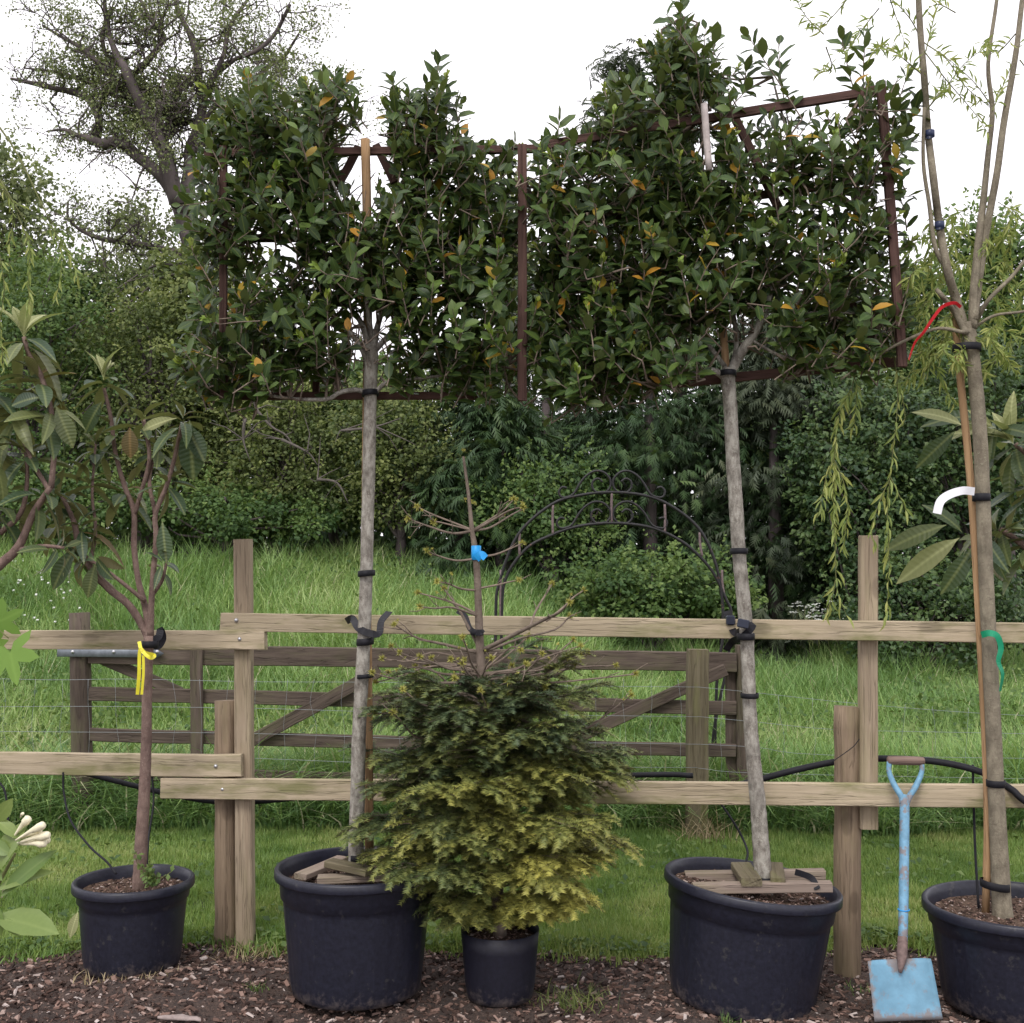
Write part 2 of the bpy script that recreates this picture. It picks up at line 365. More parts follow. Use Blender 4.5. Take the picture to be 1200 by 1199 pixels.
M_chip = tintmat("bark_chips", [(0, (.035, .025, .022)), (.35, (.11, .070, .056)), (.7, (.24, .155, .125)), (.9, (.38, .29, .25)), (1, (.50, .44, .41))], bs=.4)
M_umbel = plain("white_umbels", (.75, .77, .72), .8, .1)
M_straw = tintmat("straw_blades", [(0, (.22, .17, .09)), (1, (.42, .35, .22))])

# ------------------------------------------------------------------ leaf templates
def leaf_tpl(stations, fold=.12, curl=-.15, wave=0):
    """stations [(t,halfwidth)]; returns verts, faces, uv"""
    v, uv, q, tr = [], [], [], []
    K = len(stations); idx = []
    for i, (t, h) in enumerate(stations):
        z = curl * t * t; wv = wave * math.sin(i * 2.3)
        if h <= 0: v.append((0, t, z)); uv.append((.5, t)); idx.append((len(v) - 1,) * 3)
        else:
            v += [(-h, t, z + fold * h * 2 + wv), (0, t, z), (h, t, z + fold * h * 2 - wv)]; uv += [(.5 - h, t), (.5, t), (.5 + h, t)]
            idx.append((len(v) - 3, len(v) - 2, len(v) - 1))
    for a, b in zip(idx[:-1], idx[1:]):
        for s0, s1 in ((0, 1), (1, 2)):
            f = []
            for k in (a[s0], a[s1], b[s1], b[s0]):
                if k not in f: f.append(k)
            (q if len(f) == 4 else tr).append(f)
    fs = [np.array(x) for x in (q, tr) if len(x)]
    return np.array(v), fs, np.array(uv)
T_laurel = [leaf_tpl([(0, 0), (.26, .20), (.52, .27), (.78, .20), (1, 0)], .11, c, wv) for c, wv in ((-.22, .02), (-.05, .03), (-.35, 0), (.12, .02))]
T_loq = [leaf_tpl([(0, 0), (.1, .03), (.22, .09), (.4, .155), (.58, .18), (.75, .155), (.88, .09), (1, 0)], f, c, wv) for f, c, wv in ((.18, -.28, .006), (.1, -.5, .01), (.3, -.1, .006), (.2, -.75, .01))]
T_will = leaf_tpl([(0, 0), (.35, .5), (.7, .38), (1, 0)], .1, -.18)
T_small = (np.array([(0, 0, 0), (-.33, .5, .08), (.33, .5, .08), (0, 1, -.08)]), [np.array([(0, 2, 1), (1, 2, 3)])], None)
def frond_tpl():
    v = [(0, 0, 0)]; f = []
    # flat spray: a mid line with five pairs of drooping fingers
    n = 4
    for i in range(n + 1):
        t = .1 + .75 * i / n; v.append((0, t, -.12 * t * t))
    for i in range(n):
        for s in (-1, 1):
            a = 1 + i; L = .34 * (1 - .55 * i / n)
            k = len(v); t = v[a + 1][1]
            v.append((s * L * .85, t + L * .62, -.25 * t * t - .10)); f.append((a, a + 1, k) if s < 0 else (a + 1, a, k))
    k = len(v); v.append((.035, .55, -.05)); v.append((0, 1.0, -.2)); f.append((n - 1, k, k + 1)); f.append((n - 1, k + 1, n))
    return np.array(v), [np.array(f)], None
T_frond = frond_tpl()

LEAFMESH = {}
def leaf_mesh(key, tpl, mat):
    if key not in LEAFMESH:
        b = Buf(); b.add(tpl[0], tpl[1], .5, tpl[2]); LEAFMESH[key] = b.mesh('leaf', mat, True, True)
    return LEAFMESH[key]
def leaf_obj(parent, me, pos, ax, nr, ln, wd=None, name='leaf'):
    wd = ln if wd is None else wd
    y = Vector(ax).normalized(); x = y.cross(Vector(nr)).normalized(); z = x.cross(y)
    M = Matrix(((x.x * wd, y.x * ln, z.x * ln, pos[0]), (x.y * wd, y.y * ln, z.y * ln, pos[1]), (x.z * wd, y.z * ln, z.z * ln, pos[2]), (0, 0, 0, 1)))
    o = bpy.data.objects.new(name, me); C.objects.link(o); o.parent = parent
    o.matrix_local = W[parent.name].inverted() @ M; return o

# ------------------------------------------------------------------ the ground
def grid(name, xs, ys, zf, mat, **kw):
    X, Y = np.meshgrid(xs, ys); Z = zf(X, Y); v = np.stack([X, Y, Z], -1).reshape(-1, 3); nx = len(xs)
    i = np.arange(len(ys) - 1)[:, None] * nx + np.arange(nx - 1)[None]; i = i.ravel()
    b = Buf(); b.add(v, [np.stack([i, i + 1, i + nx + 1, i + nx], -1)]); return tag(mk(name, b, mat), kind='structure', **kw)
mg, n, b = newmat("meadow_soil_and_moss")
z1 = noise(n, 1.3, 6); z2 = noise(n, 40, 4)
c_ = ramp(n, z2, [(.3, (.035, .065, .014)), (.7, (.085, .13, .025))]); c_ = mixc(n, math_(n, 'MULTIPLY', z1, .5), c_, (.06, .055, .025))
n.links.new(c_, b.inputs['Base Color']); b.inputs['Roughness'].default_value = 1; bump(n, b, z2, .8, .02)
ys_near = 1
xs = np.concatenate([np.linspace(-300, -14, 12), np.linspace(-12, 12, 97), np.linspace(14, 300, 12)])
ys = np.concatenate([[-60, -20, -5, 0, 3], np.linspace(4, 24, 81), [28, 35, 45, 60, 90, 150, 300, 500]])
grid('ground', xs, ys, lambda x, y: terrain(x, y) - .08 * (1 - sstep((y - 5.0) / .3)), mg)
def bed_edge(x): return 5.12 + .22 * (vnoise(x * 1.3 + 30, x * 0) - .5) + .10 * (vnoise(x * 5, x * 0, 2) - .5) - .12 * sstep((x - .2) / .5) * (1 - sstep((x - 1.0) / .6))
def bedz(x, y):
    z = .035 * (vnoise(x * 4, y * 4, 1)) + .02 * vnoise(x * 14, y * 14, 3) + .012 * vnoise(x * 40, y * 40, 4)
    z = z + .05 * np.exp(-((x + 1.35) ** 2 + (y - 4.45) ** 2) / .1) + .04 * np.exp(-((x - .65) ** 2 + (y - 4.6) ** 2) / .06)
    z = z - .038
    edge = sstep((bed_edge(x) - y) / .12)
    return z * edge + .006 * edge - .02 * (1 - edge)
mm, n, b = newmat("bark_mulch_soil")
z1 = noise(n, 6, 5); z2 = noise(n, 70, 6, .75); z3 = noise(n, 2, 3)
c_ = ramp(n, z2, [(.32, (.03, .022, .019)), (.55, (.10, .066, .052)), (.72, (.21, .145, .115))]); c_ = mixc(n, math_(n, 'MULTIPLY', ramp(n, z1, [(.4, (0, 0, 0)), (.65, (1, 1, 1))]), .6), c_, (.025, .02, .019))
n.links.new(c_, b.inputs['Base Color']); b.inputs['Roughness'].default_value = .95; bump(n, b, z2, 1, .015)
grid('mulch_bed', np.concatenate([[-40, -20, -8, -4], np.linspace(-3, 3, 280), [4, 8, 20, 40]]), np.concatenate([[-8, -4, 0, 2, 3, 3.6], np.linspace(3.9, 5.3, 110)]), bedz, mm)

rs = np.random.RandomState(11)
def chips(n, x0, x1, y0, y1, smin, smax, zf, seed, test=None):
    r = np.random.RandomState(seed); b = Buf()
    x = r.uniform(x0, x1, n); y = r.uniform(y0, y1, n)
    if test is not None: k = test(x, y); x = x[k]; y = y[k]
    n = len(x); L = smin + (smax - smin) * r.rand(n) ** 3.2; z = zf(x, y) + L * .12
    a = r.rand(n) * 6.28; ax = np.stack([np.cos(a), np.sin(a), r.normal(0, .28, n)], -1); nr = np.stack([r.normal(0, .35, n), r.normal(0, .35, n), np.ones(n)], -1)
    tv = np.array([(-.5, -.5, -.08), (.35, -.5, -.1), (.5, .38, -.08), (-.3, .5, -.06), (-.42, -.42, .1), (.3, -.36, .12), (.4, .3, .07), (-.28, .42, .1)])
    q = np.array([(0, 1, 5, 4), (1, 2, 6, 5), (3, 0, 4, 7), (4, 5, 6, 7)])
    b.scatter(tv, [q], np.stack([x, y, z], -1), ax, nr, L, L * r.uniform(.15, .6, n), np.clip(r.rand(n) ** 1.5, 0, 1)); return b
bc = chips(27000, -2.4, 2.4, 3.95, 5.25, .005, .042, bedz, 3, lambda x, y: y < bed_edge(x) - .02 + .06 * rs.rand(len(x)))
bd = chips(2600, -2.4, 2.4, 4.2, 5.2, .012, .035, lambda x, y: bedz(x, y) + .004, 13, lambda x, y: (vnoise(x * 2.5, y * 4, 15) > .6) & (y < bed_edge(x)))
bd.t = [t_ * .25 for t_ in bd.t]
single('soil_clods', 'dark crumbly soil clods spilt among the bark chips', 'soil', bd, M_chip, (0, 4.5, 0), smooth=False, kind='stuff')
single('bark_chips', 'loose brown bark chips strewn over the bed under the black pots', 'bark chips', bc, M_chip, (0, 4.5, 0), smooth=False, kind='stuff')

# ------------------------------------------------------------------ grass
def blades(n, xy, h, wd, lean, seed, st=3, z0=None, tint=None):
    r = np.random.RandomState(seed); x, y = xy; n = len(x)
    z = terrain(x, y) if z0 is None else z0; a = r.rand(n) * 6.28; d = np.stack([np.cos(a), np.sin(a)], -1)
    ln = lean * (.25 + r.rand(n) ** 1.5) * h; sx = -d[:, 1] * wd / 2; sy = d[:, 0] * wd / 2
    fac = r.rand(n) < .5; sx = np.where(fac, wd / 2, sx); sy = np.where(fac, 0, sy)
    b = Buf(); vs = []
    ts = np.linspace(0, 1, st + 1)
    for t in ts[:-1]:
        k = (1 - .55 * t); bx = x + d[:, 0] * ln * t * t; by = y + d[:, 1] * ln * t * t; bz = z - .01 + h * (t - .45 * t * t * np.minimum(1, ln / h))
        vs += [np.stack([bx - sx * k, by - sy * k, bz], -1), np.stack([bx + sx * k, by + sy * k, bz], -1)]
    t = 1; vs.append(np.stack([x + d[:, 0] * ln, y + d[:, 1] * ln, z + h * (1 - .5 * np.minimum(1, ln / h))], -1))
    v = np.stack(vs, 1); K = v.shape[1]; base = (np.arange(n) * K)[:, None]
    fs = []
    for i in range(st - 1): fs.append(base + np.array([2 * i, 2 * i + 1, 2 * i + 3, 2 * i + 2])[None])
    fs.append(base + np.array([2 * st - 2, 2 * st - 1, 2 * st])[None])
    tt = r.rand(n) if tint is None else tint
    b.add(v.reshape(-1, 3), fs, np.repeat(tt, K)); return b
def strip(n, y0, y1, r, pad=.5, pw=1.0):
    y = y0 + (y1 - y0) * r.rand(n) ** pw; return r.uniform(-1, 1, n) * (.47 * y + pad), y
r = np.random.RandomState(21)
x, y = strip(205000, 7.9, 16.5, r, .6, 1.25)
hm = .35 + .85 * vnoise(x * .8, y * .8, 5) + .55 * vnoise(x * 3, y * 3, 6); near = sstep((y - 8.0) / 2.5); u = x / y
mown = np.exp(-((y - 9.4) / .9) ** 2) * .55 * (1 - .6 * np.exp(-((u + .05) / .12) ** 2))
h = (.18 + .42 * r.rand(len(x))) * hm * (1 - mown)
tnt = np.clip(.15 + .5 * r.rand(len(x)) + .55 * (vnoise(x * 1.1, y * 1.1, 8) - .45) + .35 * mown, 0, .95); tnt = np.where(r.rand(len(x)) < .03, 1, tnt)
bm_ = blades(0, (x, y), h, .010 + .008 * r.rand(len(x)), 1.0, 5, 2, tint=tnt)
single('meadow_grass', 'tall bright green meadow grass on the bank behind the old gate', 'grass', bm_, M_grass, (0, 10, 0), kind='stuff', smooth=False)
x, y = strip(27000, 7.05, 8.4, r, .5); ed = 7.15 + .35 * vnoise(x * 1.4, x * 0, 6); k = y > ed; x = x[k]; y = y[k]
h = (.2 + .5 * r.rand(len(x))) * (.6 + .7 * vnoise(x * 1.5, y * 2, 9))
h = h * np.where((y < ed[k] + .12), .55, 1)
tnt = np.clip(-.1 + .75 * r.rand(len(x)) ** 1.3 + .25 * (vnoise(x * 2, y * 2, 7) - .5), 0, 1); tnt = np.where(r.rand(len(x)) < .045, 1, tnt)
bm_ = blades(0, (x, y), h, .008 + .008 * r.rand(len(x)), 1.7, 6, 4, tint=tnt)
single('long_grass', 'rank dark long grass along the foot of the wire fence', 'grass', bm_, M_grass, (0, 7.6, 0), kind='stuff', smooth=False)
x, y = strip(190000, 4.85, 7.4, r, .35); k = y > bed_edge(x) - .1 * r.rand(len(x)) ** 2 * 2; x = x[k]; y = y[k]
h = (.022 + .03 * r.rand(len(x))) * (.45 + .8 * vnoise(x * 5, y * 5, 2) + .5 * vnoise(x * 14, y * 14, 3)); h = np.where(y < bed_edge(x) + .12, h * (1 + 1.3 * r.rand(len(x))), h)
tnt = np.clip(.1 + .55 * r.rand(len(x)) + .7 * (vnoise(x * 2.2, y * 2.2, 4) - .5) + .5 * (vnoise(x * 9, y * 9, 5) - .5), 0, 1)
bm_ = blades(0, (x, y), h, .006 + .004 * r.rand(len(x)), .9, 7, 1, tint=tnt)
single('lawn_grass', 'short mown lawn grass between the bark bed and the long grass', 'grass', bm_, M_lawn, (0, 6, 0), kind='stuff', smooth=False)
# broad weeds at the bed edge
x = r.uniform(-2.4, 2.4, 1500); y = bed_edge(x) + r.normal(0, .05, 1500); b = Buf(); a = r.rand(1500) * 6.28
b.scatter(T_small[0], T_small[1], np.stack([x, y, .012 + .03 * r.rand(1500)], -1), np.stack([np.cos(a), np.sin(a), r.rand(1500) * .9], -1), np.stack([r.normal(0, .3, 1500), r.normal(0, .3, 1500), np.ones(1500)], -1), .02 + .025 * r.rand(1500), None, r.rand(1500))
single('edge_weeds', 'low clover and chickweed creeping along the edge of the bark bed', 'weeds', b, M_shrubA, (0, 5, 0), kind='stuff')
n_ = 1500; y = r.uniform(5.1, 7.2, n_); x = r.uniform(-.5, .5, n_) * (y * .95 + .4); k = vnoise(x * 3, y * 3, 12) > .52; x = x[k]; y = y[k]; n_ = len(x); a = r.rand(n_) * 6.28; b = Buf()
b.scatter(T_small[0], T_small[1], np.stack([x, y, .02 + .02 * r.rand(n_)], -1), np.stack([np.cos(a), np.sin(a), .2 + r.rand(n_) * .6], -1), np.stack([r.normal(0, .3, n_), r.normal(-.2, .3, n_), np.ones(n_)], -1), .025 + .03 * r.rand(n_), None, r.rand(n_))
single('lawn_weeds', 'clover and plantain patches among the mown lawn grass', 'weeds', b, M_shrubA, (0, 6, 0), kind='stuff')
n_ = 26000; y = r.uniform(8.6, 15.5, n_); x = r.uniform(-.5, .5, n_) * (y * .95 + 1); k = (vnoise(x * .9, y * 1.4, 14) > .62) | (r.rand(n_) < .04); x = x[k]; y = y[k]; n_ = len(x); b = Buf(); hh = .05 + .38 * r.rand(n_)
b.scatter(T_small[0], T_small[1], np.stack([x, y, terrain(x, y) + hh], -1), nrm(r.normal(0, 1, (n_, 3)) + V(0, -.2, .1)), nrm(r.normal(0, .4, (n_, 3)) + V(0, -.5, 1)), .045 * r.uniform(.6, 1.6, n_), None, r.rand(n_))
single('bank_weeds', 'patches of nettle and dock leaves mixed into the tall meadow grass', 'weeds', b, M_shrubA, (0, 11, 0), kind='stuff')
# cow parsley and daisies
b = Buf(); bf = Buf()
for (px, py, Y, nn) in ((948, 712, 14.0, 14), (1110, 716, 13.6, 16), (1095, 705, 14.2, 10), (960, 725, 13.8, 8)):
    for i in range(nn):
        p = P(px + r.normal(0, 13), py + r.normal(0, 7), Y + r.normal(0, .2)); g = V(p[0] + r.normal(0, .05), p[1], terrain(p[0], p[1]))
        g[2] = max(g[2], p[2] - .35); b.tube([g, (g + p) / 2 + r.normal(0, .02, 3), p], .0025, 4, .4, False)
        for j in range(9):
            q = p + V(r.normal(0, .035), r.normal(0, .035), r.normal(0, .008)); bf.box(Matrix.Translation(Vector(q)), .018, .018, .008)
o = thing('cow_parsley', 'white flowered cow parsley at the foot of the dark conifers', 'wildflowers', (1.5, 13.8, 0)); o['kind'] = 'stuff'
mk('stem', b, M_twigg, o, kind='stuff'); mk('flower_head', bf, M_umbel, o, kind='stuff')
b = Buf()
for i in range(60):
    px, py = r.uniform(0, 100), r.uniform(650, 730)
    if i > 44: px, py = r.uniform(560, 900), r.uniform(640, 800)
    Y = 12.2 + .03 * (730 - py); p = P(px, py, Y); z = float(terrain(p[0], Y)); p[2] = max(z + .28, z + .1)
    b.box(Matrix.Translation(Vector(p)) @ Matrix.Rotation(r.rand(), 4, 'X'), .022, .022, .012)
single('daisy_flowers', 'scattered small white flower heads in the meadow grass at the left', 'wildflowers', b, M_umbel, (-5, 12, 1), kind='stuff')

# ------------------------------------------------------------------ post and rail fence
def Yf(px): return 5.05 - (px - 275) / 715 * .4
def board(name, p0, p1, hgt, thk, mat, parent=None, seed=0, up=(0, 0, 1), bev=.003, label=None, warp=.003):
    """a sawn board from p0 to p1 (centre line), grain along its own x axis"""
    M, L = frame(p0, p1, up); rr = np.random.RandomState(seed); b = Buf(); k = max(2, int(L / .12))
    xs_ = np.linspace(-L / 2, L / 2, k + 1); off = rr.normal(0, warp, (k + 1, 2))
    for j in range(1, k): off[j] = off[j] * .3 + off[j - 1] * .7
    c = bev; prof = np.array([(-thk / 2 + c, -hgt / 2), (thk / 2 - c, -hgt / 2), (thk / 2, -hgt / 2 + c), (thk / 2, hgt / 2 - c), (thk / 2 - c, hgt / 2), (-thk / 2 + c, hgt / 2), (-thk / 2, hgt / 2 - c), (-thk / 2, -hgt / 2 + c)])
    v = []
    for j in range(k + 1):
        pr = prof + off[j] * .6; e = 0 if 0 < j < k else rr.normal(0, .0015, 8); v.append(np.column_stack([np.full(8, xs_[j]) + e, pr[:, 0], pr[:, 1]]))
    v = np.vstack(v); i = (np.arange(k)[:, None] * 8); j = np.arange(8)[None]; j2 = (j + 1) % 8
    q = np.stack([i + j, i + 8 + j, i + 8 + j2, i + j2], -1).reshape(-1, 4)
    e = k * 8; caps = np.array([(0, a, a + 1) for a in range(1, 7)]); cape = np.array([(e, e + a + 1, e + a) for a in range(1, 7)])
    b.add(v, [q, caps, cape]); return mk(name, b, mat, parent, smooth=False, M=M, label=label)
fence = thing('rail_fence', 'pale timber post and rail fence the potted trees are tied to', 'fence', P(600, 1110, 4.85))
def bolt(parent, px, py, Y, r_=.011):
    p = P(px, py, Y); b = Buf(); b.tube([p + V(0, .004, 0), p, p + V(0, -.008, 0)], [r_, r_ * .95, r_ * .5], 10)
    return mk('bolt', b, M_bolt, parent, M=None, base=None) if False else _sub('bolt', b, M_bolt, parent, p)
def _sub(name, b, mat, parent, base):
    M = Matrix.Translation(Vector(base)); o = bpy.data.objects.new(name, b.mesh(name, mat, True, False, np.asarray(base))); link(o, parent, M); return o
def rail(x0, y0, x1, y1, hpx, seed, bolts=(), dY=0):
    a = P(x0, y0, Yf(x0) + dY); c = P(x1, y1, Yf(x1) + dY); o = board('rail', a, c, hpx / 1340 * Yf((x0 + x1) / 2), .036, M_fence, fence, seed)
    for (bx, by) in bolts: bolt(o, bx, by, Yf(bx) + dY - .019)
rail(260, 728.5, 1420, 745, 22.5, 1, ((277, 727), (1020, 738)))
rail(-160, 749.5, 312, 750, 22, 2, ((281, 749),))
rail(-160, 892, 284, 897.5, 25, 3, ((253, 898),))
rail(190, 923.5, 1420, 935, 25, 4, ((261, 925), (999, 926)))
def upright(px, y0, y1, wd, dp, dY, mat, seed, px2=None, name='post'):
    px2 = px if px2 is None else px2; Y = Yf(px) + dY
    return board(name, P(px, y0, Y), P(px2, y1, Y), wd, dp, mat, fence, seed, up=(1, 0, 0), bev=.006)
upright(285, 632, 1112, .074, .07, .058, M_postA, 5, 288)
upright(1017, 628, 971, .072, .045, .045, M_postA, 6)
def roundpost(px, y0, y1, wpx, dY, seed):
    Y = Yf(px) + dY; a = P(px, y0, Y); c = P(px, y1, Y); M, L = frame(a, c, (1, 0, 0)); rr = np.random.RandomState(seed)
    b = Buf(); rad = wpx / 2 / 1340 * Y; t = np.linspace(-L / 2, L / 2, 14)
    b.tube([V(s, rr.normal(0, .0015), rr.normal(0, .0015)) for s in t], rad * (1 + rr.normal(0, .012, 14)), 18, jit=.03, rs=rr)
    o = mk('post', b, M_post, fence, M=M); o['label'] = 'stout round fence post'; return o
roundpost(265, 821, 1118, 26, .08, 7); roundpost(993, 828, 1165, 31, .08, 8)
# crack and thin wire of the right round post
b = Buf(); Y = Yf(990) - .0
b.tube([P(x_, y_, Yf(993) + .005) for x_, y_ in ((975, 893), (985, 886), (1000, 875), (1007, 866))], .0018, 6, smooth_k=3)
single('loose_wire', 'short loose dark wire hooked across the round post by the shovel', 'wire', b, M_rubber, P(990, 880, Y))

# ------------------------------------------------------------------ old gate, wire fence behind
GY = 7.65
gate = thing('field_gate', 'weathered old wooden field gate with diagonal braces in the long grass', 'gate', V(0, GY, 0))
def gbar(name, x0, y0, x1, y1, hpx, dY, seed, thk=.035, mat=None, up=(0, 0, 1), label=None):
    return board(name, P(x0, y0, GY + dY), P(x1, y1, GY + dY), hpx / 1340 * GY, thk, mat or M_gate, gate, seed, up=up, bev=.005, warp=.006, label=label)
gbar('top_rail', 105, 766, 862, 776, 22, 0, 1, .07)
gbar('bar', 105, 813, 862, 830, 16, 0, 2); gbar('bar', 105, 861, 862, 880, 15, 0, 3); gbar('bar', 105, 905, 862, 925, 15, 0, 4)
gbar('brace', 120, 772, 212, 812, 13, .04, 5); gbar('brace', 300, 866, 445, 786, 15, -.045, 6); gbar('brace', 672, 866, 850, 784, 14, -.045, 7)
gbar('stile', 230, 758, 230, 930, 14, -.045, 8, up=(1, 0, 0))
gbar('stile', 856, 782, 857, 930, 12, .045, 9, up=(1, 0, 0))
b = Buf(); p0, p1 = P(67, 765, GY - .06), P(185, 766, GY - .06); M, L = frame(p0, p1); b.box(M, L, .008, .052, bev=.002)
e = P(192, 766, GY - .06); v = np.array([xf(M, np.array([(L / 2, s * .004, z * .026)]))[0] for s in (-1, 1) for z in (-1, 1)] + [e + V(0, -.004, 0), e + V(0, .004, 0)])
b.add(v, [np.array([(0, 1, 4), (2, 5, 3)]), np.array([(0, 4, 5, 2), (1, 3, 5, 4)])])
hg = mk('hinge_strap', b, M_steel, gate)
for x_ in (85, 133, 184): bolt(hg, x_, 764, GY - .066, .014)
def post_alone(name, label, px, y0, y1, wd, dp, Y, mat, seed, px2=None, rnd=False, grp=None):
    px2 = px2 or px; a = P(px, y0, Y); c = P(px2, y1, Y); M, L = frame(a, c, (1, 0, 0)); rr = np.random.RandomState(seed); b = Buf()
    if rnd: b.tube([V(s, 0, 0) for s in np.linspace(-L / 2, L / 2, 9)], wd / 2, 16, jit=.08, rs=rr)
    else:
        v = []; k = 8
        for s in np.linspace(-L / 2, L / 2, k + 1):
            j = rr.normal(0, .002, 2); c_ = .008
            v += [(s, -dp / 2 + c_ + j[0], -wd / 2 + j[1]), (s, dp / 2 + j[0], -wd / 2 + j[1]), (s, dp / 2 + j[0], wd / 2 + j[1]), (s, -dp / 2 + c_ + j[0], wd / 2 + j[1]), (s, -dp / 2 + j[0], wd / 2 - c_ + j[1]), (s, -dp / 2 + j[0], -wd / 2 + c_ + j[1])]
        v = np.array(v); i = np.arange(k)[:, None] * 6; j = np.arange(6)[None]; j2 = (j + 1) % 6
        b.add(v, [np.stack([i + j, i + 6 + j, i + 6 + j2, i + j2], -1).reshape(-1, 4), np.array([(0, a_, a_ + 1) for a_ in range(1, 5)] + [(k * 6, k * 6 + a_ + 1, k * 6 + a_) for a_ in range(1, 5)])])
    o = mk(name, b, mat, M=M, smooth=rnd); return tag(o, label, 'post', grp)
post_alone('gate_post', 'dark weathered gate post under the grey hinge strap', 93, 718, 990, .135, .13, GY + .02, M_gate, 1, 98, True)
post_alone('gate_post', 'narrow dark gate post behind the right speckled trunk', 869, 756, 1000, .075, .09, GY + .03, M_gate, 2)
post_alone('fence_post', 'squarish lichened wire-fence post before the right end of the gate', 818, 761, 990, .13, .10, 7.28, M_stockpost, 3, 816)
# stock wire
def wire_fence(name, label, lines, verts_):
    o = thing(name, label, 'wire fence', V(0, 7.3, 0))
    for (pts) in lines:
        b = Buf(); q = [P(x_, y_, 7.2) + V(0, r.normal(0, .01), 0) for x_, y_ in pts]; b.tube(q, .0013, 5, smooth_k=4); mk('line_wire', b, M_wire, o)
    for (x_, ya, yb) in verts_:
        b = Buf(); b.tube([P(x_ + r.normal(0, 2), y_, 7.203) for y_ in np.linspace(ya, yb, 5)], .0009, 4, smooth_k=2); mk('stay_wire', b, M_wire, o)
wire_fence('stock_fence', 'thin galvanised wire stock netting strung in front of the gate',
    [[(-60, 794), (60, 797), (150, 796), (300, 799), (450, 800), (600, 803), (820, 805)], [(-60, 829), (100, 828), (300, 830), (500, 836), (818, 840)],
     [(-60, 857), (100, 858), (300, 860), (560, 868), (818, 872)], [(-60, 884), (150, 884), (320, 889), (560, 898), (818, 900)]],
    [(x_, 796, 905) for x_ in range(5, 820, 33)])
wire_fence('stock_fence', 'sagging thin wire strands right of the lichened fence post',
    [[(818, 805), (887, 812), (1000, 824), (1150, 836), (1300, 842)], [(818, 840), (887, 846), (975, 855), (1100, 858), (1300, 862)], [(818, 872), (887, 876), (970, 885), (1300, 890)], [(818, 900), (900, 906), (1300, 915)]],
    [(x_, 808 + (x_ - 818) * .07, 915) for x_ in range(845, 1260, 36)])

# ------------------------------------------------------------------ wrought iron arch
AY = 8.15
arch = thing('garden_arch', 'black wrought iron garden arch with scrollwork crest standing behind the gate', 'garden arch', P(717, 960, AY))
def rod(name, pts, rad, mat=M_iron, k=5):
    b = Buf(); b.tube([P(x_, y_, AY) for x_, y_ in pts], rad, 8, smooth_k=k); return mk(name, b, mat, arch)
outer = [(583, 960), (581, 820), (581, 720), (585, 683), (607, 627), (647, 591), (683, 580), (717, 577), (751, 580), (779, 589), (813, 613), (833, 645), (845, 690), (847, 745), (840, 800), (836, 960)]
inner = [(590, 960), (588, 820), (588, 720), (593, 677), (617, 643), (647, 627), (677, 617), (717, 613), (757, 617), (785, 627), (810, 643), (835, 670), (851, 703), (857, 722), (852, 780), (836, 862), (833, 960)]
rod('hoop', outer, .011); rod('hoop', inner, .011)
for (x_, a, c) in ((648, 592, 627), (609, 624, 651), (587, 668, 740), (717, 577, 613), (779, 591, 624), (820, 624, 652), (846, 668, 700)):
    rod('spindle', [(x_, a), (x_ + (1 if x_ > 717 else -1) * .5, (a + c) / 2), (x_ + (3 if x_ > 780 else 0), c)], .009, M_ironr)
scr = [(664, 572), (659, 571), (655, 576), (657, 582), (663, 583), (672, 579), (680, 566), (688, 557), (698, 552), (708, 554), (715, 562), (715, 571), (708, 578), (699, 577), (694, 571), (695, 564), (701, 561), (706, 565)]
for dy, sc_ in ((0, 1), (36, 1.04)):
    for s in (1, -1): rod('scroll', [(717 + s * (x_ - 717) * sc_, 575 + (y_ - 575) + dy) for x_, y_ in scr], .0085)

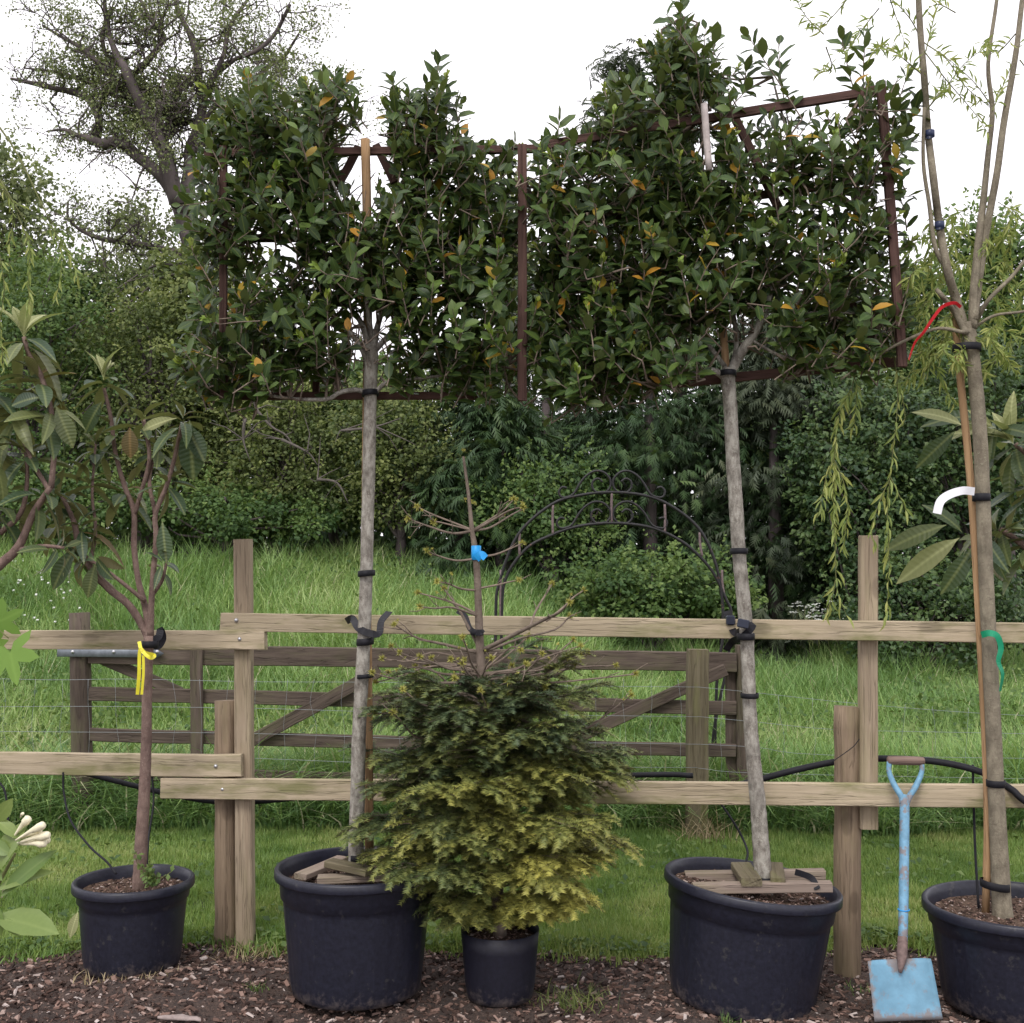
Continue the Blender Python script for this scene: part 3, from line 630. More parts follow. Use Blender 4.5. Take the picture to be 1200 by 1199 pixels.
# ------------------------------------------------------------------ pots
POTS = {}
def pot(label, px, py, Y, rt, rb, h, tilt=0, lip=True, mat=None, ribs=16, soil=.05, pitch=0):
    c = P(px, py, Y); base = V(c[0] - math.sin(tilt) * h, c[1], c[2] - h * math.cos(tilt)); seg = 96
    M = Matrix.Translation(Vector(base)) @ Matrix.Rotation(tilt, 4, 'Y') @ Matrix.Rotation(pitch, 4, 'X')
    o = bpy.data.objects.new('plant_pot', None); link(o, None, M); tag(o, label, 'plant pot')
    def lathe(prof, f=None, cl=False):
        a = np.arange(seg) * 2 * math.pi / seg; rings = []
        for i, (R, z) in enumerate(prof):
            RR = np.full(seg, R) if f is None else R + f(i, a); rings.append(np.stack([RR * np.cos(a), RR * np.sin(a), np.full(seg, z)], -1))
        v = np.vstack(rings); m = len(prof); i = np.arange(m - 1)[:, None] * seg; j = np.arange(seg)[None]; j2 = (j + 1) % seg
        dirt = np.clip(1 - v[:, 2] / .13, 0, 1) * .85 + .12 * (v[:, 2] > h - .03); b = Buf(); b.add(v, [np.stack([i + j, i + j2, i + seg + j2, i + seg + j], -1).reshape(-1, 4)], dirt); return b
    rbody = rt - (.022 if lip else 0); st = h * .76
    def Rz(z): return rb + (rbody - rb) * (z / h)
    prof = [(0.001, .004), (rb - .02, .004), (rb - .004, .012), (rb, .03)] + [(Rz(z), z) for z in np.linspace(.06, st - .02, 10)]
    if lip: prof += [(Rz(st) - .001, st), (Rz(st) + .009, st + .009), (rbody + .004, h - .035)]
    else: prof += [(Rz(st), st), (Rz(h), h)]
    nrib = len(prof) - 3
    def f(i, a):
        if i < 3 or i >= nrib or not ribs: return 0 * a
        return -.005 * np.clip((np.cos(a * ribs) - .86) / .14, 0, 1) - .0022 * (np.cos(a * ribs * .5) > 0)
    if not lip: prof += [(rbody - .004, h), (rbody - .006, h - .02), (rbody - .012, h - soil - .03)]
    mk('body', lathe(prof, f), mat or M_pot, o, M=M)
    if lip:
        mk('rim', lathe([(rbody + .004, h - .036), (rt - .001, h - .036), (rt + .001, h - .031), (rt, h - .006), (rt - .005, h), (rt - .015, h + .0005), (rt - .021, h - .005), (rbody - .006, h - .03), (rbody - .016, h - soil - .05)]), mat or M_pot, o, M=M)
    R = rbody - .01; n_ = 24; rr = np.random.RandomState(int(px)); b = Buf()
    rad = np.linspace(0, R, 9); a = np.arange(n_) * 2 * math.pi / n_; v = np.vstack([np.stack([q * np.cos(a), q * np.sin(a), h - soil + rr.normal(0, .004, n_)], -1) for q in rad])
    i = np.arange(8)[:, None] * n_; j = np.arange(n_)[None]; b.add(v, [np.stack([i + j, i + (j + 1) % n_, i + n_ + (j + 1) % n_, i + n_ + j], -1).reshape(-1, 4)])
    mk('soil', b, M_soil, o, M=M)
    cb = chips(int(2600 * R * R / .08), -R, R, -R, R, .006, .022, lambda x, y: h - soil + .003 + 0 * x, int(px) + 1, lambda x, y: x * x + y * y < (R - .01) ** 2)
    mk('soil_chips', cb, M_chip, o, kind='stuff', smooth=False, M=M)
    POTS[int(px)] = (M, h, rt, soil); return o
pot('smallest round-rimmed black pot, holding the multi-stemmed big-leaved sapling', 157, 1029, 4.8, .242, .19, .358, ribs=0, soil=.045)
pot('large black pot between the paired fence posts and the fir', 419, 1013, 4.53, .318, .25, .478, ribs=14, soil=.06)
pot('rimless small black pot under the fir', 586, 1088, 4.47, .15, .128, .262, lip=False, mat=M_pot2, ribs=0, soil=.03)
pot('tilted large black pot with ribbed sides left of the round post', 882, 1031, 4.48, .337, .272, .455, tilt=math.radians(6.5), ribs=14, soil=.05)
pot('black pot of brown chippings cut by the right edge, beside the shovel', 1190, 1058, 4.40, .335, .27, .378, ribs=14, soil=.055)

def slab(name, label, cat, p0, p1, wd, th, mat, seed=0, group=None):
    M, L = frame(p0, p1); b = Buf(); b.box(M @ Matrix.Identity(4), 1, 1, 1) if False else None
    o = board(name, p0, p1, th, wd, mat, None, seed); return tag(o, label, cat, group)
# boards wedged in the two large pots
slab('board', 'long pale board at the back of the tilted pot', 'board', P(803, 1027, 4.62), P(966, 1024, 4.60), .05, .036, M_board, 1)
slab('board', 'long pinkish board at the front of the tilted pot', 'board', P(812, 1041, 4.40), P(974, 1038, 4.38), .05, .036, M_board, 2)
slab('board', 'short greenish block left of the speckled trunk in the tilted pot', 'board', P(867, 1015, 4.62), P(881, 1034, 4.36), .078, .03, M_stockpost, 3)
slab('board', 'short greenish block right of the speckled trunk in the tilted pot', 'board', P(909, 1015, 4.62), P(912, 1033, 4.38), .055, .03, M_stockpost, 4)
slab('board', 'slanting pale board on the left in the large pot beside the fir', 'board', P(352, 1027, 4.45), P(402, 1007, 4.68), .06, .022, M_board, 5)
slab('board', 'front pale board lying across the large pot beside the fir', 'board', P(372, 1031, 4.40), P(482, 1026, 4.43), .06, .026, M_board, 6)
slab('board', 'upper grey block wedged against the trunk in the large pot beside the fir', 'board', P(385, 1011, 4.46), P(434, 1022, 4.36), .06, .026, M_stockpost, 7)
slab('board', 'pale board end behind the trunk in the large pot beside the fir', 'board', P(428, 1006, 4.66), P(476, 1013, 4.58), .07, .026, M_board, 8)

# ------------------------------------------------------------------ shovel
def Ysh(py): return 4.56 - (py - 890) / 305 * .36
sh = thing('shovel', 'blue painted shovel with square blade leaning on the lower rail', 'shovel', P(1062, 1196, 4.2))
b = Buf(); p0, p1 = P(1040, 891, 4.56), P(1083, 892, 4.56); M, L = frame(p0, p1)
b.tube([V(-L / 2, 0, 0), V(-L / 2 + .004, 0, 0), V(-.03, 0, 0), V(.03, 0, 0), V(L / 2 - .004, 0, 0), V(L / 2, 0, 0)], [.012, .016, .0175, .0175, .016, .012], 14); mk('grip', b, M_grip, sh, M=M)
for s in (-1, 1):
    b = Buf(); b.tube([P(1061 + s * 19, 893, 4.56), P(1061 + s * 19, 905, 4.55), P(1061 + s * 13, 920, 4.535), P(1061 + s * 5, 933, Ysh(933)), P(1060 + s * 2, 942, Ysh(942))], [.010, .010, .012, .012, .013], 10, smooth_k=4)
    mk('handle_arm', b, M_blue, sh)
b = Buf(); b.tube([P(1060, 932, Ysh(932)), P(1060, 960, Ysh(960)), P(1059, 1050, Ysh(1050)), P(1058, 1110, Ysh(1110))], [.018, .0185, .018, .017], 16, smooth_k=3); mk('shaft', b, M_blue, sh)
b = Buf(); b.tube([P(1058, 1098, Ysh(1098)), P(1057, 1120, Ysh(1120)), P(1055, 1140, Ysh(1140) - .004)], [.018, .02, .006], 12, smooth_k=3); mk('socket', b, plain("rusted_socket", (.17, .12, .11), .8, .4, 50), sh)
b = Buf(); b.tube([P(1059, 1066, Ysh(1066)) + V(.0205 * math.cos(t), .0205 * math.sin(t), 0) for t in np.linspace(0, 6.3, 18)], .0022, 6, cap=False); mk('shaft_ring', b, M_blt, sh)
b = Buf(); nx, ny = 15, 13; top, bot = [], []
for j in range(ny):
    t = j / (ny - 1)
    for i in range(nx):
        s = i / (nx - 1); xa = 1017 + 8 * t; xb = 1091 + 14 * t; py = 1124 + (1 - 2 * s) * 1.5 + t * 72; q = P(xa + (xb - xa) * s, py, Ysh(py) + .012 * (1 - 4 * (s - .5) ** 2) + (.02 * (abs(2 * s - 1)) ** 4 * (1 - t)) * -1)
        if j == 0: q[2] += -.004 * (abs(2 * s - 1)) ** 6
        top.append(q); bot.append(q + V(0, .0035, 0))
v = np.array(top + bot); K = nx * ny; q = [];
for j in range(ny - 1):
    for i in range(nx - 1):
        a = j * nx + i; q.append((a, a + nx, a + nx + 1, a + 1)); q.append((K + a, K + a + 1, K + a + nx + 1, K + a + nx))
for i in range(nx - 1): q.append((i, i + 1, K + i + 1, K + i)); a = (ny - 1) * nx + i; q.append((a, K + a, K + a + 1, a + 1))
for j in range(ny - 1): a = j * nx; q.append((a, K + a, K + a + nx, a + nx)); a += nx - 1; q.append((a, a + nx, K + a + nx, K + a))
jj = np.repeat(np.arange(ny), nx) / (ny - 1); ii = np.tile(np.arange(nx), ny) / (nx - 1); dt = np.clip(np.clip((jj - .8) * 3.5, 0, 1) + np.clip(1 - np.hypot((ii - .5) * 3.2, jj * 3.6), 0, 1) * 1.1 + np.clip(.12 - ii, 0, 1) * 4 + .05, 0, .9)
b.add(v, [np.array(q)], np.tile(dt, 2)); mk('blade', b, M_blade, sh)

# ------------------------------------------------------------------ pipes and tubes
def hose(name, label, pts, rad, cat='hose', mat=M_rubber, k=6):
    b = Buf(); q = [P(*p) for p in pts]; b.tube(q, rad, 10, smooth_k=k); return single(name, label, cat, b, mat, q[0])
hose('water_pipe', 'thick black water pipe sagging under the lower left rail', [(-60, 890, 5.35), (60, 898, 5.3), (130, 914, 5.3), (200, 931, 5.28), (260, 940, 5.25), (330, 937, 5.25), (420, 925, 5.22), (560, 915, 5.2), (760, 908, 5.1), (812, 909, 5.05)], .012)
hose('water_pipe', 'thick black water pipe arching over the lower rail behind the shovel', [(800, 930, 4.9), (860, 921, 4.88), (930, 903, 4.85), (985, 892, 4.83), (1040, 889, 4.75), (1100, 893, 4.66), (1150, 905, 4.6), (1185, 925, 4.50), (1200, 938, 4.47), (1260, 980, 4.40)], .0135)
hose('drip_tube', 'thin black drip tube curving down into the smallest pot', [(74, 905, 5.12), (75, 930, 5.1), (83, 962, 5.02), (105, 992, 4.95), (125, 1010, 4.85), (136, 1024, 4.8)], .0045)
hose('drip_tube', 'thin black drip tube hanging behind the purplish trunk', [(178, 908, 5.1), (180, 940, 5.08), (175, 975, 5.0), (173, 1000, 4.93), (172, 1026, 4.9)], .0045)
hose('drip_tube', 'thin black drip tube running down into the tilted pot', [(840, 935, 4.9), (856, 958, 4.88), (868, 978, 4.85), (876, 998, 4.75), (873, 1013, 4.68), (868, 1020, 4.66)], .0045)
hose('drip_tube', 'straight thin black drip tube behind the shovel at the right edge', [(1140, 896, 4.64), (1141, 940, 4.62), (1143, 1000, 4.58), (1147, 1066, 4.52)], .005)
hose('drip_tube', 'thin black tube end at the far left over the cream flowers', [(-30, 900, 4.9), (0, 918, 4.85), (8, 940, 4.83), (9, 975, 4.8), (4, 1000, 4.8)], .0045)

# ------------------------------------------------------------------ stakes, straps, tags
def stake(label, pts, rpx, Y, mat=M_stake):
    q = [P(x_, y_, Y + (0 if len(p_) < 3 else p_[2])) for p_ in pts for x_, y_ in [p_[:2]]]; base = q[0]; M, L = frame(q[0], q[-1], (1, 0, 0)); Mi = M.inverted()
    b = Buf(); b.tube([xf(Mi, np.array([p_]))[0] for p_ in q], rpx / 1340 * Y, 12, smooth_k=3); return tag(mk('stake', b, mat, M=M), label, 'stake')
stake('round brown stake behind the straight speckled trunk left of the fir', [(433, 1016), (431, 800), (429, 600), (431, 380, -.02), (430, 250, -.1), (428, 163, -.14)], 5.3, 4.60)
stake('leaning orange-brown stake tied to the crooked speckled trunk', [(893, 1030), (868, 700), (857, 560), (850, 420), (841, 320), (831, 202)], 4.6, 4.56)
stake('white weathered stake top showing in the right trained crown', [(831, 200), (828, 160), (825, 122)], 4.2, 4.33, M_white if False else plain("bleached_wood", (.50, .44, .42), .8, .2, 30))
stake('orange cane tied along the trunk at the right edge', [(1155, 1070), (1157, 930), (1146, 700), (1137, 560), (1126, 450), (1117, 350)], 4.4, 4.46)
def band(label, px, py, wpx, hpx, Y, depth=None, mat=M_rubber, name='tree_tie', tilt=0, cat='tree tie', grp=None):
    R = wpx / 2 / 1340 * Y; hh = hpx / 1340 * Y; c = P(px, py, Y); b = Buf(); n_ = 20; v = []
    for (rr_, z) in ((R, -hh / 2), (R + .0025, -hh / 2 + .001), (R + .0025, hh / 2 - .001), (R, hh / 2)):
        for i in range(n_):
            a = i * 2 * math.pi / n_; v.append(c + V(rr_ * math.cos(a), rr_ * math.sin(a) * (1.0 if depth is None else depth), z + tilt * rr_ * math.cos(a)))
    i = np.arange(3)[:, None] * n_; j = np.arange(n_)[None]; b.add(np.array(v), [np.stack([i + j, i + (j + 1) % n_, i + n_ + (j + 1) % n_, i + n_ + j], -1).reshape(-1, 4)])
    return single(name, label, cat, b, mat, c, grp)
for (py, px, h_, lb) in ((461, 434, 7, 'black band under the fork of the left trained tree'), (672, 429.5, 7, 'black band midway up the left speckled trunk above the rail'), (752, 428, 8, 'black band on the left speckled trunk just below the upper rail'), (792, 428, 5, 'thin black band on the left speckled trunk below the gate top'), (1004, 420, 8, 'black band at the foot of the left speckled trunk')):
    band(lb, px, py, 19, h_, 4.535, 1.4, tilt=.08)
for (py, px, h_, lb) in ((438, 852.5, 7, 'black band under the fork of the crooked trained tree'), (646, 866, 7, 'black band on the crooked trunk above the rail'), (746, 874, 8, 'black band on the crooked trunk just below the buckle'), (815, 878.5, 6, 'thin black band on the crooked trunk beside the gate post'), (1029, 895, 7, 'black band at the foot of the crooked speckled trunk')):
    band(lb, px, py, 19 if py < 1000 else 23, h_, 4.49, 1.4)
for (px, py, w_, h_, lb) in ((1133, 408, 31, 9, 'broad black band joining cane and trunk under the right fork'), (1150, 583, 19, 9, 'black band holding the white label on the right trunk'), (1167, 918, 20, 8, 'black band on the right trunk level with the lower rail'), (1166, 1037, 31, 9, 'slanting black band low on the right trunk above its pot')):
    band(lb, px, py, w_, h_, 4.41, 1.0, tilt=-.15 if py > 1000 else 0)
for (px, py, lb) in ((1089.5, 157, 'upper dark blue band on the left limb of the right tree'), (1101, 264, 'lower dark blue band on the left limb of the right tree')):
    band(lb, px, py, 10, 8, 4.40, mat=plain("navy_tape", (.03, .04, .09), .35, .1))
band('black band tying the purplish trunk to the upper rail', 176, 755, 17, 8, 4.80, 1.3); band('black band on the fir leader at the upper rail', 559, 741, 14, 7, 4.47, 1.2)
def strap(name, label, pts, wpx, mat, cat='strap', thick=.003, twist=0):
    """flat webbing following points"""
    q = np.array([P(*p) for p in pts]); q, _ = catmull(q, np.ones(len(q)), 5); T = nrm(np.gradient(q, axis=0)); b = Buf(); m = len(q)
    hw = wpx / 2 / 1340 * pts[0][2]; vw = nrm(q - V(0, 0, CAMZ)); sd_ = nrm(np.cross(T, vw)); nn = np.cross(sd_, T)
    tw = np.linspace(0, twist, m)[:, None]; s2 = sd_ * np.cos(tw) + nn * np.sin(tw); n2 = np.cross(s2, T)
    v = np.stack([q - s2 * hw - n2 * thick / 2, q + s2 * hw - n2 * thick / 2, q + s2 * hw + n2 * thick / 2, q - s2 * hw + n2 * thick / 2], 1).reshape(-1, 3)
    i = np.arange(m - 1)[:, None] * 4; j = np.arange(4)[None]; j2 = (j + 1) % 4; e = (m - 1) * 4
    b.add(v, [np.stack([i + j, i + j2, i + 4 + j2, i + 4 + j], -1).reshape(-1, 4), np.array([(3, 2, 1, 0), (e, e + 1, e + 2, e + 3)])]); return single(name, label, cat, b, mat, q[0], smooth=False)
strap('tie_strap', 'black webbing strap crossing from the left speckled trunk to the rail', [(406, 728, 4.86), (413, 725, 4.72), (420, 736, 4.52), (432, 742, 4.49), (444, 742, 4.52), (447, 728, 4.7), (456, 717, 4.86)], 8, M_rubber, twist=.6)
strap('tie_strap', 'black buckled strap tying the crooked trunk to the rail', [(852, 716, 4.75), (856, 732, 4.72), (862, 742, 4.62), (872, 737, 4.49), (882, 733, 4.46), (872, 745, 4.47), (858, 752, 4.62), (851, 762, 4.66)], 8, M_rubber, twist=.4)
b = Buf(); b.box(Matrix.Translation(Vector(P(871, 731, 4.44))) @ Matrix.Rotation(.2, 4, 'Y'), .045, .02, .034, bev=.004); b.box(Matrix.Translation(Vector(P(856, 727, 4.68))), .036, .03, .04, bev=.006)
single('strap_buckle', 'dark plastic buckle on the strap of the crooked trunk', 'buckle', b, plain("dark_buckle", (.03, .035, .055), .35, .1), P(871, 731, 4.44), smooth=False)
strap('tie_strap', 'black strap end sticking up beside the purplish trunk at the rail', [(176, 752, 4.79), (186, 746, 4.8), (188, 738, 4.86), (191, 748, 4.88), (186, 757, 4.85), (180, 757, 4.8)], 8, M_rubber)
strap('tie_strap', 'black strap looped on the boards in the tilted pot', [(932, 1022, 4.46), (942, 1025, 4.42), (952, 1030, 4.38), (958, 1042, 4.35)], 7, M_rubber)
strap('tie_strap', 'small black strap tying the fir leader to the rail', [(536, 716, 4.7), (545, 722, 4.62), (551, 737, 4.5), (561, 742, 4.43), (566, 738, 4.5)], 6, M_rubber)
yt_ = strap('yellow_tie', 'yellow plastic tie dangling from the purplish trunk', [(163, 752, 4.74), (166, 762, 4.72), (176, 771, 4.71), (181, 768, 4.76), (170, 765, 4.72), (164, 762, 4.72), (163, 790, 4.72), (161, 814, 4.73)], 4, M_yel, 'tie')
yt2_ = strap('tie_end', 'second end of the yellow plastic tie hanging beside the purplish trunk', [(168, 768, 4.715), (168, 790, 4.715), (166, 814, 4.72)], 3, M_yel, 'tie')
def attach(ch, pa):
    Mw = W[ch.name]; ch.parent = pa; ch.matrix_local = W[pa.name].inverted() @ Mw
    for k_ in ('label', 'category'):
        if k_ in ch: del ch[k_]
attach(yt2_, yt_)
strap('red_ribbon', 'long red ribbon blown left from the fork of the right tree', [(1126, 360, 4.36), (1118, 355, 4.34), (1104, 360, 4.34), (1092, 375, 4.34), (1082, 390, 4.34), (1072, 402, 4.34), (1065, 422, 4.34)], 4, M_red, 'ribbon', .0012, 1.2)
strap('white_label', 'blank white plastic loop label on the right trunk', [(1142, 576, 4.36), (1128, 575, 4.33), (1112, 580, 4.31), (1102, 588, 4.30), (1098, 602, 4.30)], 9.5, M_white, 'label', .001)
strap('green_tape', 'green plastic tape hanging from the right trunk at the rail', [(1150, 744, 4.37), (1160, 742, 4.335), (1169, 746, 4.33), (1173, 760, 4.335), (1170, 775, 4.33), (1175, 790, 4.34), (1172, 810, 4.35)], 7.5, M_grn, 'tape', .0008, 1.3)
bt_ = band('blue tape wrapped round the fir leader with a loose flap', 558, 648, 10, 17, 4.47, mat=M_blt, name='blue_tape', cat='tape')
bt2_ = strap('tape_flap', 'loose end of blue tape on the fir leader', [(558, 655, 4.45), (564, 650, 4.44), (569, 654, 4.44)], 9, M_blt, 'tape', .0012, .5)
attach(bt2_, bt_)

# ------------------------------------------------------------------ trained (pleached) trees and their frames
def batten_frame(label, Y, bars, base):
    o = thing('batten_frame', label, 'wooden frame', P(base[0], base[1], Y))
    for i, (x0, y0, x1, y1, wpx, dY) in enumerate(bars):
        v = abs(x1 - x0) < abs(y1 - y0); board('batten', P(x0, y0, Y + dY), P(x1, y1, Y + dY), wpx / 1340 * Y, .022, M_batten, o, i + 40, up=(1, 0, 0) if v else (0, 0, 1), bev=.002)
batten_frame('brown batten frame fixed in the left trained crown', 4.62,
    [(240, 180, 632, 175, 9, -.11), (262, 172, 262, 470, 8.5, -.12), (612, 170, 612, 470, 10.5, -.19), (262, 464, 560, 464, 9, 0), (262, 280, 600, 276, 9, 0), (420, 172, 396, 220, 9, -.03), (440, 170, 462, 214, 9, -.03), (380, 178, 370, 464, 8, .025)], (430, 464))
batten_frame('slanting brown batten frame fixed in the right trained crown', 4.60,
    [(642, 170, 1036, 105, 10, -.12), (650, 165, 662, 395, 9, -.03), (1032, 96, 1058, 430, 10.5, -.16), (760, 452, 1062, 423, 11, 0), (655, 264, 1048, 206, 9, 0), (856, 128, 914, 246, 9.5, -.06), (800, 145, 745, 250, 9, -.03), (996, 356, 1036, 422, 9, -.03)], (860, 440))

def in_poly(x, y, poly):
    p = np.array(poly); n_ = len(p); ins = np.zeros(len(x), bool); j = n_ - 1
    for i in range(n_):
        c = ((p[i, 1] > y) != (p[j, 1] > y)) & (x < (p[j, 0] - p[i, 0]) * (y - p[i, 1]) / (p[j, 1] - p[i, 1] + 1e-9) + p[i, 0]); ins ^= c; j = i
    return ins
def shoot_leaves(p, d, L, r, nleaf, size, out, wb, tipnew=False, spread=.9):
    """a leafy twig: adds tube to wb and leaf records to out"""
    d = nrm(d); e = p + d * L; bend = r.normal(0, .15, 3); q = [p, p + d * L * .5 + bend * L * .2, e]; wb.tube(q, [.0032, .0026, .0012], 5, .5, False)
    up = nrm(np.cross(d, r.normal(0, 1, 3))); v2 = np.cross(d, up); a0 = r.rand() * 6.28
    for i in range(nleaf):
        t = (i + .6) / nleaf; a = a0 + i * 2.4; rd = up * math.cos(a) + v2 * math.sin(a); pos = p + d * L * t + bend * L * .2 * (1 - abs(2 * t - 1))
        ax = nrm(d * (.35 + .75 * t) + rd * spread + V(0, 0, -.12 + .1 * r.rand()) + r.normal(0, .16, 3))
        nr = nrm(d * .8 - rd * .2 + V(0, -.95, .55) + r.normal(0, .3, 3))
        s = size * (.72 + .5 * r.rand()) * (1 if t < .9 else .75); k = 0
        if tipnew and t > .35: s *= .62; k = 2; ax = nrm(d + rd * .35)
        out.append((pos, ax, nr, s, k))
def trained_tree(label, Y, trunk, limbs, poly, n_sh, density, long_sh, base, seed, gaps=(), leafsize=.066):
    r = np.random.RandomState(seed); o = thing('trained_tree', label, 'tree', P(base[0], base[1], Y))
    b = Buf(); pts = [P(x_, y_, Y) for x_, y_, _ in trunk]; b.tube(pts, [w_ / 2 / 1340 * Y for _, _, w_ in trunk], 20, smooth_k=9, jit=.09, rs=r); mk('trunk', b, M_barkL, o)
    nodes = []
    for lm in limbs:
        b = Buf(); q = np.array([P(x_, y_, Y + d_) for x_, y_, w_, d_ in lm]); b.tube(q, [w_ / 2 / 1340 * Y for _, _, w_, _ in lm], 10, smooth_k=5, jit=.06, rs=r); mk('limb', b, M_barkL, o)
        nodes += list(q[1:])
    nodes = np.array(nodes); recs = []; wb = Buf()
    bx = np.array(poly); x = r.uniform(bx[:, 0].min(), bx[:, 0].max(), n_sh * 6); y = r.uniform(bx[:, 1].min(), bx[:, 1].max(), n_sh * 6)
    k = in_poly(x, y, poly) & (r.rand(len(x)) < density(x, y)); x = x[k][:n_sh]; y = y[k][:n_sh]; cx = (bx[:, 0].min() + bx[:, 0].max()) / 2
    for i in range(len(x)):
        dY = r.normal(0, .12); p = P(x[i], y[i], Y + dY)
        d = V((x[i] - cx) / 400 + r.normal(0, .45), -.35 * (1 if dY < .02 else -1) + r.normal(0, .35), .75 + r.normal(0, .4)); L = r.uniform(.09, .2)
        p = p - nrm(d) * L * .5
        shoot_leaves(p, d, L, r, r.randint(7, 11), leafsize, recs, wb, tipnew=False)
        if r.rand() < .16: shoot_leaves(p + nrm(d) * L, d + V(0, 0, .5), .055, r, 9, leafsize * .8, recs, wb, tipnew=True)
        if r.rand() < .35:
            m = nodes[np.argmin(((nodes - p) ** 2).sum(1))]; mid = (m + p) / 2 + r.normal(0, .03, 3); wb.tube([m, mid, p], [.006, .0045, .003], 5, .4, False)
    for (x0, y0, x1, y1, nl, dY) in long_sh:
        p, e = P(x0, y0, Y + dY), P(x1, y1, Y + dY * 1.3); L = np.linalg.norm(e - p); shoot_leaves(p, e - p, L, r, nl + 5, leafsize * 1.2, recs, wb, spread=.8)
        m = nodes[np.argmin(((nodes - p) ** 2).sum(1))]; wb.tube([m, (m + p) / 2 + r.normal(0, .02, 3), p], [.007, .005, .0034], 5, .4, False)
    mk('twigs', wb, M_twig, o, kind='stuff')
    # gaps where the forks, the stake tops and the frame uprights show between the leaves
    def hidden(q):
        p = q[0] + q[1] * q[3] * .5; dx, dy, dz = p[0], p[1], p[2] - CAMZ; f_ = dy * math.cos(PITCH) + dz * math.sin(PITCH); px = 600 + 1340 * dx / f_; py = 599.5 - 1340 * (dz * math.cos(PITCH) - dy * math.sin(PITCH)) / f_
        for (xa, ya, xb, yb, pr) in gaps:
            t = (py - ya) / (yb - ya)
            if 0 <= t <= 1 and abs(px - (xa + (xb - xa) * t)) < pr[0] and r.rand() < pr[1]: return True
        return False
    recs = [q for q in recs if not hidden(q)]
    recs.sort(key=lambda q: q[0][1] + .06 * r.rand()); near, far = recs[:300], recs[300:]
    for j, (pos, ax, nr, s, k) in enumerate(near):
        t = r.randint(4); c = r.rand(); key, mat = ('n', M_newleaf) if k == 2 else (('y', M_yleaf) if c < .03 else ('g', M_laurelO))
        leaf_obj(o, leaf_mesh(('laurel', t, key), T_laurel[t], mat), pos, ax, nr, s, s * r.uniform(.85, 1.1))
    fb = Buf(); yb = Buf()
    K = np.array([q[4] for q in far]); yl = r.rand(len(far)) < .018
    for t in range(4):
        for isy in (0, 1):
            idx = [i for i in range(len(far)) if i % 4 == t and bool(yl[i]) == bool(isy)]
            if not idx: continue
            pos = np.array([far[i][0] for i in idx]); ax = np.array([far[i][1] for i in idx]); nr = np.array([far[i][2] for i in idx]); s = np.array([far[i][3] for i in idx])
            tn = np.where(K[idx] == 2, .93 + .07 * r.rand(len(idx)), .72 * r.rand(len(idx)) ** 1.0)
            (yb if isy else fb).scatter(T_laurel[t][0], T_laurel[t][1], pos, ax, nr, s, s * .95, tn if not isy else r.rand(len(idx)), T_laurel[t][2])
    mk('foliage', fb, M_laurel, o, kind='stuff', uvs=True); mk('yellow_foliage', yb, M_yleaf, o, kind='stuff', uvs=True)
    return o
poly1 = [(222, 230), (240, 175), (262, 130), (290, 105), (335, 120), (352, 160), (368, 120), (395, 95), (420, 130), (437, 175), (452, 140), (480, 120), (520, 115), (535, 165), (560, 182), (640, 185), (645, 300), (638, 465), (600, 455), (560, 470), (500, 445), (470, 460), (440, 440), (400, 450), (350, 440), (320, 455), (285, 485), (232, 470), (205, 440), (225, 400), (235, 330)]
def dens1(x, y):
    d = np.ones(len(x)); d = np.where((np.abs(x - 425) < 34) & (y < 222) & (y > 140), .0, d); d = np.where((np.abs(x - 430) < 20) & (y < 275) & (y >= 222), .3, d); d = np.where((np.abs(x - 430) < 28) & (y > 365), .08, d); d = np.where((np.abs(x - 613) < 16), .25, d); d = np.where((np.abs(x - 262) < 14) & (y > 315) & (y < 400), .15, d)
    d = np.where((x > 275) & (x < 345) & (y > 270) & (y < 350), .5, d); d = np.where((x > 350) & (x < 520) & (y > 385), .8, d); return d
